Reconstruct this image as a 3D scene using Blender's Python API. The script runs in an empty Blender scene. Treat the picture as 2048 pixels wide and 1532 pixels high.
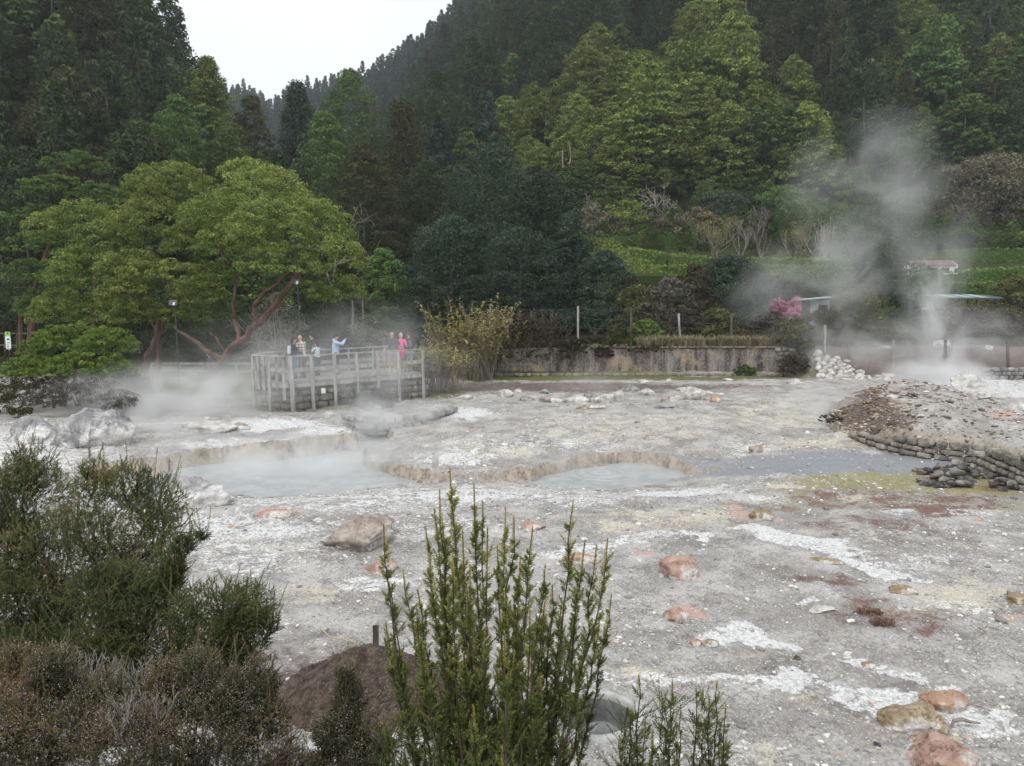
import bpy, math, random
import numpy as np
from mathutils import Vector, Matrix

# ------------------------------------------------------------------ camera, sky, sun, exposure
scene = bpy.context.scene
C = scene.collection
CZ = 4.5                       # eye height above the crust plain
FPX = 1547.0                   # focal length in photo pixels (photo is 2048 wide)
PITCH = math.radians(6.5)
cam_d = bpy.data.cameras.new('camera'); cam = bpy.data.objects.new('camera', cam_d); C.objects.link(cam)
cam_d.sensor_width = 36.0; cam_d.lens = FPX / 2048 * 36
cam_d.clip_start = 0.05; cam_d.clip_end = 5000
cam.location = (0, 0, CZ); cam.rotation_euler = (math.radians(90) - PITCH, 0, 0)
scene.camera = cam

SUN_EL, SUN_AZ = math.radians(56), math.radians(205)      # azimuth from +Y towards +X
world = bpy.data.worlds.new('World'); scene.world = world; world.use_nodes = True
wn = world.node_tree.nodes; wl = world.node_tree.links; wn.clear()
w_out = wn.new('ShaderNodeOutputWorld'); w_bg = wn.new('ShaderNodeBackground')
w_sky = wn.new('ShaderNodeTexSky'); w_sky.sky_type = 'NISHITA'; w_sky.sun_disc = False
w_sky.sun_elevation = SUN_EL; w_sky.sun_rotation = SUN_AZ; w_sky.air_density = 1.0; w_sky.dust_density = 3.0
w_tc = wn.new('ShaderNodeTexCoord'); w_noise = wn.new('ShaderNodeTexNoise')
w_noise.inputs['Scale'].default_value = 2.2; w_noise.inputs['Detail'].default_value = 5
w_ramp = wn.new('ShaderNodeValToRGB')                     # an even cloud deck laid over the sky
w_ramp.color_ramp.elements[0].position = .3; w_ramp.color_ramp.elements[0].color = (8.8, 9.1, 9.4, 1)
w_ramp.color_ramp.elements[1].position = .75; w_ramp.color_ramp.elements[1].color = (10.6, 10.8, 10.9, 1)
w_mix = wn.new('ShaderNodeMix'); w_mix.data_type = 'RGBA'; w_mix.inputs[0].default_value = .92
wl.new(w_tc.outputs['Generated'], w_noise.inputs['Vector']); wl.new(w_noise.outputs['Fac'], w_ramp.inputs[0])
wl.new(w_sky.outputs[0], w_mix.inputs[6]); wl.new(w_ramp.outputs[0], w_mix.inputs[7])
wl.new(w_mix.outputs[2], w_bg.inputs['Color']); wl.new(w_bg.outputs[0], w_out.inputs['Surface'])
w_bg.inputs['Strength'].default_value = 0.10

sun_d = bpy.data.lights.new('sun', 'SUN'); sun = bpy.data.objects.new('sun', sun_d); C.objects.link(sun)
sun_d.energy = 1.3; sun_d.angle = math.radians(14); sun_d.color = (1.0, .96, .90)
sun_dir = Vector((math.sin(SUN_AZ) * math.cos(SUN_EL), math.cos(SUN_AZ) * math.cos(SUN_EL), math.sin(SUN_EL)))
sun.rotation_euler = sun_dir.to_track_quat('Z', 'Y').to_euler()

scene.view_settings.view_transform = 'Standard'; scene.view_settings.look = 'None'
scene.view_settings.exposure = 0.30; scene.view_settings.gamma = 1.0
cy = scene.cycles
cy.max_bounces = 5; cy.diffuse_bounces = 3; cy.glossy_bounces = 2; cy.transmission_bounces = 2
cy.volume_bounces = 3; cy.transparent_max_bounces = 8; cy.caustics_reflective = False; cy.caustics_refractive = False
cy.use_denoising = True
try:
    cy.denoiser = 'OPENIMAGEDENOISE'
except Exception:
    pass
cy.volume_step_rate = 1.0; cy.volume_max_steps = 64

rs = np.random.RandomState(7); random.seed(7)

# ------------------------------------------------------------------ survey helpers (photo pixel -> point in the place)
SP, CP = math.sin(PITCH), math.cos(PITCH)

def ray(px, py):
    a = (px - 1024) / FPX; b = (766 - py) / FPX
    return np.array([a, CP + b * SP, -SP + b * CP])       # not normalised

def at(px, py, depth):
    """the point seen at px,py that lies at distance `depth` along +Y"""
    r = ray(px, py); return np.array([0, 0, CZ]) + r * (depth / r[1])

def on(px, py, z=0.0):
    """the point seen at px,py that lies at height z"""
    r = ray(px, py); return np.array([0, 0, CZ]) + r * ((z - CZ) / r[2])

def plan(x, y, z=0.0):
    """ground point -> photo pixel (arrays)"""
    zz = z - CZ; d = y * CP - zz * SP; v = y * SP + zz * CP
    d = np.maximum(d, .05)
    return 1024 + FPX * x / d, 766 - FPX * v / d

def mpp(depth):                # metres per photo pixel at a depth
    return depth / FPX

# ------------------------------------------------------------------ numpy noise
def _hash(ix, iy, iz, seed):
    h = (ix * 374761393 + iy * 668265263 + iz * 2147483647 + seed * 1274126177) & 0xFFFFFFFF
    h = ((h ^ (h >> 13)) * 1274126177) & 0xFFFFFFFF
    return ((h ^ (h >> 16)) & 0xFFFFFF) / float(0xFFFFFF)

def vnoise(p, seed=0):
    p = np.asarray(p, float); i = np.floor(p).astype(np.int64); f = p - i; f = f * f * (3 - 2 * f)
    r = 0
    for dx in (0, 1):
        wx = f[:, 0] if dx else 1 - f[:, 0]
        for dy in (0, 1):
            wy = f[:, 1] if dy else 1 - f[:, 1]
            for dz in (0, 1):
                wz = f[:, 2] if dz else 1 - f[:, 2]
                r = r + wx * wy * wz * _hash(i[:, 0] + dx, i[:, 1] + dy, i[:, 2] + dz, seed)
    return r

def fbm(p, octaves=4, seed=0, gain=.5):
    p = np.asarray(p, float); a, s, n = 1., 0., 0.
    for o in range(octaves):
        s = s + a * vnoise(p, seed + o * 17); n += a; a *= gain; p = p * 2.03 + 5.3
    return s / n                # 0..1

def fbm2(x, y, sc, octaves=4, seed=0, gain=.5):
    return fbm(np.stack([x * sc, y * sc, np.zeros_like(x)], 1), octaves, seed, gain)

def sstep(a, b, x):
    t = np.clip((x - a) / (b - a), 0, 1); return t * t * (3 - 2 * t)

# ------------------------------------------------------------------ mesh helpers
class MB:
    """collects geometry as arrays, then links it as ONE mesh object"""
    def __init__(s): s.v = []; s.f = []; s.c = []; s.n = 0
    def add(s, verts, faces, col=None):
        verts = np.asarray(verts, float).reshape(-1, 3); faces = np.asarray(faces, np.int64)
        s.f.append(faces + s.n); s.v.append(verts); s.n += len(verts)
        if col is None: col = np.full(len(faces), .5)
        s.c.append(np.broadcast_to(np.asarray(col, float), (len(faces),)).copy()); return s
    def mesh(s, name, mat=None, smooth=False):
        me = bpy.data.meshes.new(name)
        V = np.concatenate(s.v); me.vertices.add(len(V)); me.vertices.foreach_set('co', V.ravel())
        tot = np.concatenate([np.full(len(f), f.shape[1]) for f in s.f])
        loops = np.concatenate([f.ravel() for f in s.f])
        me.loops.add(len(loops)); me.loops.foreach_set('vertex_index', loops.astype(np.int32))
        me.polygons.add(len(tot)); me.polygons.foreach_set('loop_start', np.concatenate([[0], np.cumsum(tot)[:-1]]).astype(np.int32))
        me.polygons.foreach_set('loop_total', tot.astype(np.int32))
        a = me.attributes.new('var', 'FLOAT', 'FACE'); a.data.foreach_set('value', np.concatenate(s.c))
        if mat: me.materials.append(mat)
        me.update(calc_edges=True)
        me.polygons.foreach_set('use_smooth', np.full(len(tot), bool(smooth)))
        return me
    def build(s, name, mat=None, parent=None, smooth=False):
        o = bpy.data.objects.new(name, s.mesh(name, mat, smooth)); C.objects.link(o)
        if parent is not None: o.parent = parent
        return o

def tag(o, label=None, cat=None, group=None, kind=None):
    if label: o['label'] = label
    if cat: o['category'] = cat
    if group: o['group'] = group
    if kind: o['kind'] = kind
    return o

def empty(name, loc=(0, 0, 0), rz=0., label=None, cat=None, group=None):
    o = bpy.data.objects.new(name, None); C.objects.link(o); o.empty_display_size = .2
    o.location = loc; o.rotation_euler = (0, 0, rz); return tag(o, label, cat, group)

def kids(o): return [c for c in bpy.data.objects if c.parent == o]

def box(mb, c, s, rz=0., col=None, taper=0., jit=0., rx=0., ry=0.):
    """box centred at c with full size s"""
    q = np.array([[-1, -1, -1], [1, -1, -1], [1, 1, -1], [-1, 1, -1], [-1, -1, 1], [1, -1, 1], [1, 1, 1], [-1, 1, 1]], float) * .5 * np.array(s)
    if taper: q[4:, :2] *= 1 - taper
    if jit: q += rs.uniform(-jit, jit, q.shape)
    M = np.array(Matrix.Rotation(rz, 3, 'Z') @ Matrix.Rotation(ry, 3, 'Y') @ Matrix.Rotation(rx, 3, 'X'))
    mb.add(q @ M.T + np.array(c), [[0, 3, 2, 1], [4, 5, 6, 7], [0, 1, 5, 4], [1, 2, 6, 5], [2, 3, 7, 6], [3, 0, 4, 7]], col); return mb

def bar(mb, a, b, w, h=None, col=None):
    """square bar from a to b"""
    a = np.array(a, float); b = np.array(b, float); h = h or w; d = b - a; L = np.linalg.norm(d); d = d / L
    up = np.array([0, 0, 1.]) if abs(d[2]) < .9 else np.array([0, 1., 0])
    s = np.cross(d, up); s /= np.linalg.norm(s); u = np.cross(s, d)
    q = []
    for e in (a, b):
        for (i, j) in ((-1, -1), (1, -1), (1, 1), (-1, 1)): q.append(e + s * i * w / 2 + u * j * h / 2)
    mb.add(q, [[0, 1, 2, 3], [7, 6, 5, 4], [0, 4, 5, 1], [1, 5, 6, 2], [2, 6, 7, 3], [3, 7, 4, 0]], col); return mb

def tube(mb, pts, rad, n=6, col=None, caps=True):
    pts = np.asarray(pts, float); m = len(pts); rad = np.broadcast_to(np.asarray(rad, float), (m,))
    t = np.gradient(pts, axis=0); t /= np.linalg.norm(t, axis=1)[:, None] + 1e-9
    ref = np.array([0, 0, 1.]) if abs(t[:, 2]).mean() < .8 else np.array([1., 0, 0])
    s = np.cross(t, ref); s /= np.linalg.norm(s, axis=1)[:, None] + 1e-9; u = np.cross(s, t)
    a = np.linspace(0, 2 * math.pi, n, endpoint=False)
    ring = (s[:, None] * np.cos(a)[None, :, None] + u[:, None] * np.sin(a)[None, :, None]) * rad[:, None, None] + pts[:, None]
    V = ring.reshape(-1, 3); i = np.arange(m - 1)[:, None] * n; j = np.arange(n)[None]; k = (j + 1) % n
    F = np.stack([i + j, i + k, i + n + k, i + n + j], -1).reshape(-1, 4)
    mb.add(V, F, col)
    if caps and n >= 3:
        mb.add(V[:n], [list(range(n))], None if col is None else np.mean(col)); mb.add(V[-n:], [list(range(n))[::-1]], None if col is None else np.mean(col))
    return mb

_ICO = {}
def ico(sub):
    if sub not in _ICO:
        import bmesh
        bm = bmesh.new(); bmesh.ops.create_icosphere(bm, subdivisions=sub, radius=1)
        _ICO[sub] = (np.array([v.co[:] for v in bm.verts]), np.array([[v.index for v in f.verts] for f in bm.faces])); bm.free()
    return _ICO[sub]

def rockshape(sub=3, seed=0, rough=.35, cuts=7, sc=1.3):
    """unit boulder: noise plus flattened facets"""
    V, F = ico(sub); V = V.copy(); r = np.random.RandomState(seed)
    for _ in range(cuts):
        n = r.normal(size=3); n /= np.linalg.norm(n); d = r.uniform(.55, .9)
        e = V @ n - d; V = V - np.where(e > 0, e, 0)[:, None] * n * .85
    d = fbm(V * sc + seed * 3.1, 5, seed) - .5
    V = V * (1 + d * rough * 2)[:, None]
    return V, F

# ------------------------------------------------------------------ node helper
class NT:
    def __init__(s, name):
        s.m = bpy.data.materials.new(name); s.m.use_nodes = True; s.n = s.m.node_tree.nodes; s.l = s.m.node_tree.links
        s.n.clear(); s.out = s.n.new('ShaderNodeOutputMaterial'); s.geo = None
    def val(s, sock, v):
        if v is None: return
        if isinstance(v, bpy.types.NodeSocket): s.l.new(v, sock)
        elif isinstance(v, (tuple, list)) and len(v) == 3 and sock.type == 'RGBA': sock.default_value = (*v, 1)
        else: sock.default_value = v
    def pos(s):
        if not s.geo: s.geo = s.n.new('ShaderNodeNewGeometry')
        return s.geo.outputs['Position']
    def obj(s): return s.n.new('ShaderNodeTexCoord').outputs['Object']
    def scale(s, v, xyz):
        n = s.n.new('ShaderNodeMapping'); s.l.new(v, n.inputs[0]); n.inputs['Scale'].default_value = xyz; return n.outputs[0]
    def noise(s, sc, det=4, rough=.55, vec=None, dist=0., color=False):
        n = s.n.new('ShaderNodeTexNoise'); s.l.new(vec or s.pos(), n.inputs['Vector']); n.inputs['Scale'].default_value = sc
        n.inputs['Detail'].default_value = det; n.inputs['Roughness'].default_value = rough; n.inputs['Distortion'].default_value = dist
        return n.outputs['Color' if color else 'Fac']
    def vor(s, sc, vec=None, feature='F1', out='Distance', rnd=1.):
        n = s.n.new('ShaderNodeTexVoronoi'); n.feature = feature; s.l.new(vec or s.pos(), n.inputs['Vector'])
        n.inputs['Scale'].default_value = sc; n.inputs['Randomness'].default_value = rnd; return n.outputs[out]
    def math(s, op, a, b=None, c=None, clamp=False):
        n = s.n.new('ShaderNodeMath'); n.operation = op; n.use_clamp = clamp
        s.val(n.inputs[0], a); s.val(n.inputs[1], b)
        if c is not None: s.val(n.inputs[2], c)
        return n.outputs[0]
    def step(s, v, a, b, x=0., y=1.):
        n = s.n.new('ShaderNodeMapRange'); n.interpolation_type = 'SMOOTHSTEP'; s.val(n.inputs[0], v)
        n.inputs[1].default_value = a; n.inputs[2].default_value = b; n.inputs[3].default_value = x; n.inputs[4].default_value = y; return n.outputs[0]
    def mix(s, f, a, b, mode='MIX'):
        n = s.n.new('ShaderNodeMix'); n.data_type = 'RGBA'; n.blend_type = mode; s.val(n.inputs[0], f); s.val(n.inputs[6], a); s.val(n.inputs[7], b); return n.outputs[2]
    def ramp(s, v, stops):
        n = s.n.new('ShaderNodeValToRGB'); e = n.color_ramp.elements
        while len(e) < len(stops): e.new(.5)
        for k, (p, c) in enumerate(stops): e[k].position = p; e[k].color = (*c, 1)
        s.val(n.inputs[0], v); return n.outputs[0]
    def attr(s, name, out='Color'):
        n = s.n.new('ShaderNodeAttribute'); n.attribute_name = name; return n.outputs[out]
    def sep(s, v):
        n = s.n.new('ShaderNodeSeparateColor'); s.l.new(v, n.inputs[0]); return n.outputs
    def rnd(s): return s.n.new('ShaderNodeObjectInfo').outputs['Random']
    def bump(s, h, dist=.02, strength=1., prev=None):
        n = s.n.new('ShaderNodeBump'); n.inputs['Distance'].default_value = dist; n.inputs['Strength'].default_value = strength
        s.val(n.inputs['Height'], h)
        if prev: s.l.new(prev, n.inputs['Normal'])
        return n.outputs[0]
    def pbr(s, col, rough=.9, spec=.2, normal=None, **kw):
        n = s.n.new('ShaderNodeBsdfPrincipled'); s.val(n.inputs['Base Color'], col); s.val(n.inputs['Roughness'], rough)
        s.val(n.inputs['Specular IOR Level'], spec)
        if normal is not None: s.l.new(normal, n.inputs['Normal'])
        for k, v in kw.items(): s.val(n.inputs[k.replace('_', ' ')], v)
        s.l.new(n.outputs[0], s.out.inputs['Surface']); return s.m
    def leafy(s, col, trans=.25):
        d = s.n.new('ShaderNodeBsdfDiffuse'); t = s.n.new('ShaderNodeBsdfTranslucent'); x = s.n.new('ShaderNodeMixShader')
        s.val(d.inputs[0], col); s.val(t.inputs[0], col); x.inputs[0].default_value = trans
        s.l.new(d.outputs[0], x.inputs[1]); s.l.new(t.outputs[0], x.inputs[2]); s.l.new(x.outputs[0], s.out.inputs['Surface']); return s.m
# ------------------------------------------------------------------ the lie of the land
def polyw(pts, z=0.0): return np.array([on(a, b, z)[:2] for a, b in pts])

def sdf(x, y, P):
    """signed distance to polygon P (negative inside)"""
    d = np.full(x.shape, 1e9); ins = np.zeros(x.shape, bool); n = len(P)
    for i in range(n):
        a = P[i]; b = P[(i + 1) % n]; e = b - a
        wx = x - a[0]; wy = y - a[1]; t = np.clip((wx * e[0] + wy * e[1]) / (e @ e), 0, 1)
        d = np.minimum(d, (wx - t * e[0]) ** 2 + (wy - t * e[1]) ** 2)
        c = ((a[1] > y) != (b[1] > y)); 
        with np.errstate(divide='ignore', invalid='ignore'):
            xi = (b[0] - a[0]) * (y - a[1]) / (b[1] - a[1]) + a[0]
        ins ^= c & (x < xi)
    d = np.sqrt(d); return np.where(ins, -d, d)

ZW = -0.55                                                   # level of the mud pools
W1 = polyw([(322, 940), (345, 962), (400, 978), (450, 990), (520, 995), (640, 988), (760, 975), (830, 966), (872, 956), (880, 930), (800, 900), (800, 850), (690, 850), (690, 880), (450, 900), (340, 915)], ZW)
W2 = polyw([(985, 957), (1050, 965), (1100, 971), (1200, 976), (1270, 977), (1320, 970), (1350, 957), (1385, 941), (1372, 925), (1290, 905), (1150, 910), (1040, 935)], ZW)
ZT = -0.02; ZT2 = -0.22
TL = polyw([(60, 935), (200, 925), (300, 912), (345, 900), (420, 893), (520, 890), (570, 884), (640, 876), (690, 868), (716, 872), (700, 858), (672, 846), (640, 838), (640, 705), (-600, 705), (-600, 940)], ZT)
TR = polyw([(790, 868), (762, 884), (745, 893), (733, 906), (742, 916), (775, 926), (820, 934), (868, 941), (920, 945), (965, 951), (1000, 946), (1045, 940), (1080, 930), (1120, 923), (1160, 914), (1205, 908), (1250, 904), (1290, 904), (1330, 912), (1372, 922), (1400, 932), (1500, 905), (1700, 870), (2100, 890), (2400, 890), (2400, 705), (640, 705), (640, 800), (700, 815), (770, 845)], ZT2)
MOUND = polyw([(1655, 838), (1700, 868), (1760, 890), (1850, 912), (1960, 920), (2080, 966), (2300, 1010), (2600, 900), (2300, 800), (1935, 800), (1760, 796), (1668, 806)])
HOLE = on(1192, 1432)[:2]; HOLE_R = 0.42

def far_profile(u, y):
    """height of the ground behind the platform and the old wall: garden terraces, then the wooded slopes. u = x / y"""
    u = np.clip(u, -1.6, 1.6)
    right = sstep(.02, .12, u)
    gz = np.interp(y, [38, 44, 60, 75, 85, 92, 100, 112], [0., 1.45, 2.6, 4.2, 5.5, 7.0, 10.2, 14.])
    cz_ = np.interp(y, [38, 46, 60, 90, 112], [0., 1.2, 2.2, 5., 9.])
    z0 = cz_ * (1 - right) + gz * right
    left = sstep(-.10, -.28, u); z0 = z0 * (1 - left) + left * np.interp(y, [38, 60, 112], [0., .6, 3.])
    B = 112.
    D = np.interp(u, [-.6, -.3, -.2, -.12, -.04, .1, .3, .7, 1.5], [700, 640, 560, 500, 430, 350, 300, 260, 240])
    E = np.interp(u, [-.6, -.335, -.30, -.27, -.2, -.12, -.045, .05, .2, .7], [.26, .262, .245, .262, .27, .305, .36, .47, .56, .60])
    t = np.clip((y - B) / (D - B), 0, 1.5)
    zr = z0 + (D * E - 14) * np.where(t < 1, t ** (1.0 + .5 * sstep(-.05, -.2, u)), 1 - (t - 1) * .8)
    # the nearer hill on the left
    DL = 165.; EL = np.interp(u, [-1.5, -.70, -.56, -.49, -.445, -.405, -.35, -.31, -.24, -.14], [.85, .72, .52, .375, .29, .235, .16, .09, .02, 0])
    tl = np.clip((y - 58) / (DL - 58), 0, 1.6)
    zl = DL * EL * np.where(tl < 1, tl ** 1.15, 1 - (tl - 1) * .9)
    return np.where(y > 112, np.maximum(zr, zl), np.maximum(z0, zl + z0 * .0))

def land(x, y, fine=True):
    """ground height"""
    x = np.asarray(x, float); y = np.asarray(y, float)
    wob = (fbm2(x, y, 2.2, 4, 3) - .5) * .34 + (fbm2(x, y, 9., 3, 5) - .5) * .10
    near = 2.9 * sstep(6.8, 1.0, y)                           # the bank the viewer stands on
    dW = np.minimum(sdf(x, y, W1), sdf(x, y, W2)) + wob * .9
    z = ZW + np.clip(dW, -.6, 3.2) * .175
    z = np.where(dW < 0, ZW + dW * .6, z)
    far = sstep(24, 30, y); z = z * (1 - far)
    z = z + near
    wv = (fbm2(x, y, 5., 4, 41, .6) - .5) * .42 + (fbm2(x, y, 1.6, 3, 42) - .5) * .5
    for P, h in ((TL, ZT), (TR, ZT2)):
        d0 = sdf(x, y, P); d = d0 + wv * .8
        k = sstep(.16, -.02, d); hh = h + (fbm2(x, y, .9, 2, 47) - .5) * .30; z = z * (1 - k) + (hh + (.02 - hh) * sstep(-.3, -4.5, d) + (fbm2(x, y, 3., 4, 43) - .5) * .12) * k
        z = z - .03 * sstep(.0, .25, d) * sstep(.6, .3, d) * 0
    d = sdf(x, y, MOUND) + wob * .4
    hm = .05 + .45 * sstep(0, -.35, d) * sstep(24.6, 22.6, y - (x - 11) * .1) + .80 * sstep(.1, -1.7, d) * (1 - .70 * sstep(.54, .64, x / np.maximum(y, 1.))) + (fbm2(x, y, 1.1, 6, 9, .6) - .5) * .5 * sstep(0, -1, d)
    z = np.where(d < .02, np.maximum(z, hm), z)
    d = np.hypot(x - HOLE[0], y - HOLE[1]); z = np.where(d < HOLE_R + .04, -.75, z)
    if fine:
        amp = .03 + .05 * sstep(8, 26, y)
        z = z + (fbm2(x, y, .55, 5, 11) - .5) * amp * 2.6 + (fbm2(x, y, 7., 4, 13, .6) - .5) * .05
    inw = sstep(-3.2, -1.6, x) * sstep(16.6, 15.6, x); rt = sstep(14.5, 16.5, x); fr = (sstep(36, 46, y) * (1 - rt) + rt * sstep(40.6, 44.4, y)) * (1 - inw) + inw * sstep(42.95, 43.25, y)
    return np.where(y > 36, z * (1 - fr) + fr * far_profile(x / np.maximum(y, 1.), y) + (fbm2(x, y, .05, 4, 21) - .5) * sstep(44, 130, y) * 5 * 1.0, z)

def lz(x, y): return float(land(np.array([x]), np.array([y]))[0])

def spots(qx, qy, items, soft=.45):
    """items: (x0,y0,x1,y1,rx,ry,strength) capsules on the plain, in survey pixels"""
    m = np.zeros(qx.shape)
    for (x0, y0, x1, y1, rx, ry, s) in items:
        k = rx / ry; ax, ay, bx, by = x0, y0 * k, x1, y1 * k; ex, ey = bx - ax, by - ay
        L = ex * ex + ey * ey + 1e-6; wx = qx - ax; wy = qy * k - ay; t = np.clip((wx * ex + wy * ey) / L, 0, 1)
        d = np.hypot(wx - t * ex, wy - t * ey) / rx
        m = np.maximum(m, s * sstep(1.25, soft, d))
    return m

E = lambda x, y, rx, ry, s=1.: (x, y, x, y, rx, ry, s)
WHITE = [E(700, 1000, 420, 40, .5), E(500, 1100, 260, 60, .45), E(1050, 960, 700, 16, .55), E(1850, 1130, 200, 20, .45), E(560, 985, 260, 26, .62), E(300, 985, 190, 45, .8), E(900, 985, 330, 28, .72), E(1180, 990, 240, 22, .6), E(1360, 975, 150, 26, .85), (1450, 968, 1520, 1000, 40, 16, .5),
         E(560, 850, 130, 14, .95), E(470, 885, 170, 14, .6), E(660, 862, 60, 12, .8), E(930, 825, 60, 14, .95), E(900, 905, 130, 22, .62), E(1050, 880, 260, 24, .4), E(1500, 880, 90, 14, .45),
         E(450, 1060, 230, 45, .66), E(640, 1060, 120, 30, .5), E(900, 1060, 170, 30, .5), E(420, 1120, 170, 28, .5), (1480, 1060, 1620, 1085, 40, 12, .9), (1620, 1085, 1780, 1150, 34, 12, .95), E(1150, 1110, 120, 12, .7), (1180, 1098, 1380, 1080, 40, 9, .7),
         (1400, 1280, 1480, 1270, 30, 14, .95), (1480, 1280, 1600, 1315, 30, 15, 1.), (1270, 1355, 1500, 1365, 40, 12, .75), (1500, 1370, 1790, 1420, 40, 18, .9), (1790, 1420, 2048, 1470, 50, 20, .85), E(1990, 1440, 100, 30, .9), (1720, 1330, 1850, 1375, 22, 8, .8), (1860, 1360, 1940, 1400, 30, 10, .8),
         E(790, 1180, 90, 12, .8), E(730, 1190, 80, 10, .7), E(1180, 1400, 130, 60, .35), E(1400, 1480, 120, 30, .6), E(1640, 1220, 40, 8, .9), E(1900, 1450, 150, 40, .6), E(720, 1490, 150, 40, .9), E(1460, 1225, 30, 6, .5),
         E(30, 900, 160, 60, .7), E(120, 880, 200, 40, .5), E(1950, 790, 160, 40, .8), E(2000, 850, 100, 20, .4), E(560, 1135, 160, 12, .45), E(1880, 1200, 110, 14, .5), E(1750, 1085, 40, 7, .4), E(1960, 1020, 70, 4, .6), E(1790, 1025, 60, 6, .7)]
OCHRE = [E(620, 1203, 85, 26, .62), E(560, 1110, 120, 20, .6), E(640, 1130, 130, 20, .5), E(1330, 1050, 190, 40, .62), E(1580, 972, 90, 6, .8), E(1700, 998, 60, 6, .9), E(1250, 850, 330, 40, .52), E(1000, 895, 150, 18, .6), E(1640, 880, 220, 22, .62), E(1560, 830, 170, 34, .55), E(860, 850, 100, 20, .5), E(1880, 1190, 150, 40, .66), E(1850, 1080, 180, 30, .4),
         E(960, 1150, 120, 20, .35), E(1240, 1350, 160, 22, .7), E(1600, 1420, 160, 30, .35), E(1900, 1500, 180, 30, .3), E(1650, 1015, 150, 8, .5), E(420, 1040, 120, 16, .3), E(1500, 1510, 160, 30, .55), E(620, 1480, 60, 30, .5), E(2000, 850, 60, 16, .7), E(120, 850, 120, 20, .5), E(1560, 1000, 120, 10, .5)]
RUST = [E(1780, 1000, 330, 24, .62), E(1750, 1050, 200, 16, .6), E(1400, 1060, 120, 14, .5), E(1830, 1230, 200, 34, .6), E(1720, 1012, 300, 16, .55), E(1880, 1018, 150, 13, .9), E(1700, 1040, 180, 12, .55), E(1660, 1160, 60, 12, .65), E(1800, 1215, 160, 22, .55), E(1850, 1235, 120, 14, .5), E(1320, 1000, 130, 9, .55), E(1150, 785, 260, 9, .5), E(1000, 772, 420, 11, .55), E(1500, 778, 170, 9, .5), E(1980, 978, 60, 10, .8), E(1540, 1170, 60, 8, .4)]
SALMON = [E(545, 1028, 45, 10, .95), E(1350, 1228, 0.01 + 40, 16, .9), E(1480, 1030, 70, 10, .6), E(1440, 1018, 30, 5, .8), E(1395, 1290, 26, 6, .8), E(1300, 1106, 20, 4, .9), E(1180, 1115, 60, 12, .75), E(1700, 1205, 40, 5, .4), E(1020, 795, 60, 4, .5), E(2030, 1200, 40, 14, .8), E(1980, 1195, 30, 6, .6), E(2010, 848, 50, 8, .8)]
MUD = [(1450, 918, 1900, 935, 60, 22, 1.), (1330, 905, 1500, 915, 60, 20, .7), E(1640, 925, 240, 24, 1.), E(1250, 880, 230, 18, .35), E(1120, 895, 160, 12, .4), E(820, 862, 120, 16, .3), E(470, 860, 240, 16, .45), E(1380, 990, 60, 10, .4)]
OLIVE = [E(1800, 965, 360, 30, .75), E(1700, 1010, 360, 18, .5), E(1760, 962, 300, 18, .75), E(1960, 975, 200, 24, .9), E(1700, 985, 350, 20, .55), E(1950, 1010, 200, 20, .5), E(1600, 1000, 200, 14, .35)]
GRASS = [E(1000, 755, 480, 9, 1.), E(1450, 757, 260, 6, .8), E(560, 800, 180, 30, .9), E(420, 770, 260, 34, 1.), E(640, 815, 120, 12, .7), E(850, 790, 110, 14, .7), E(100, 790, 200, 20, .5)]
SOIL = [E(700, 1400, 230, 85, .85), E(600, 1320, 120, 40, .6), E(1100, 775, 520, 13, .75), E(620, 815, 190, 14, .35), E(1640, 735, 120, 14, .9), E(1500, 1420, 160, 40, .18)]

def ground_masks(x, y):
    qx, qy = plan(x, y); ps = FPX / np.maximum(y, 5) * 1.0; w1 = fbm2(x, y, .7, 5, 31, .65) - .5; w2 = fbm2(x, y, .7, 5, 33, .65) - .5; qx = qx + w1 * ps * 1.7; qy = qy + w2 * ps * np.minimum(1., 4.5 / np.maximum(y, 5)) * 1.7
    beh = sstep(58, 47, y)                                    # nothing of this on the wooded slopes
    out = [spots(qx, qy, L) * beh for L in (WHITE, OCHRE, RUST, SALMON, MUD, OLIVE, GRASS, SOIL)]
    dm = sdf(x, y, MOUND); crust = sstep(.05, -.2, dm); px, py = plan(x, y, .7)
    grey = sstep(1800, 1860, px + (py - 850) * -1.0)          # the right flank of the mound is bare grey ash
    out[7] = np.maximum(out[7], crust * (1 - grey) * .8); out[2] = np.maximum(out[2] * (1 - crust), crust * (1 - grey) * .45)
    out[0] = out[0] * (1 - crust * .7); out[1] = out[1] * (1 - crust * .6); out[5] *= 1 - crust; out[4] = np.maximum(out[4] * (1 - crust), crust * grey * .25)
    bk_ = np.where((x > -3) & (x < 16.5), sstep(42.9, 43.1, y), sstep(40., 42., y)); out[6] = np.maximum(out[6], bk_ * .75); out[7] = np.maximum(out[7], bk_ * .5); out[0] = out[0] * (1 - bk_)
   
    nr = sstep(5.9, 5.0, y + .12 * x); out[7] = np.maximum(out[7], nr); out[0] = out[0] * (1 - nr); out[1] = out[1] * (1 - nr)
    rg = sstep(16, 17.5, x) * bk_; out[6] = out[6] * (1 - .75 * rg); out[2] = np.maximum(out[2], .3 * rg); out[7] = np.maximum(out[7], .8 * rg)
    return out

def set_color_attr(me, name, a):
    at_ = me.attributes.new(name, 'FLOAT_COLOR', 'POINT'); at_.data.foreach_set('color', np.ascontiguousarray(a, float).ravel())

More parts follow.
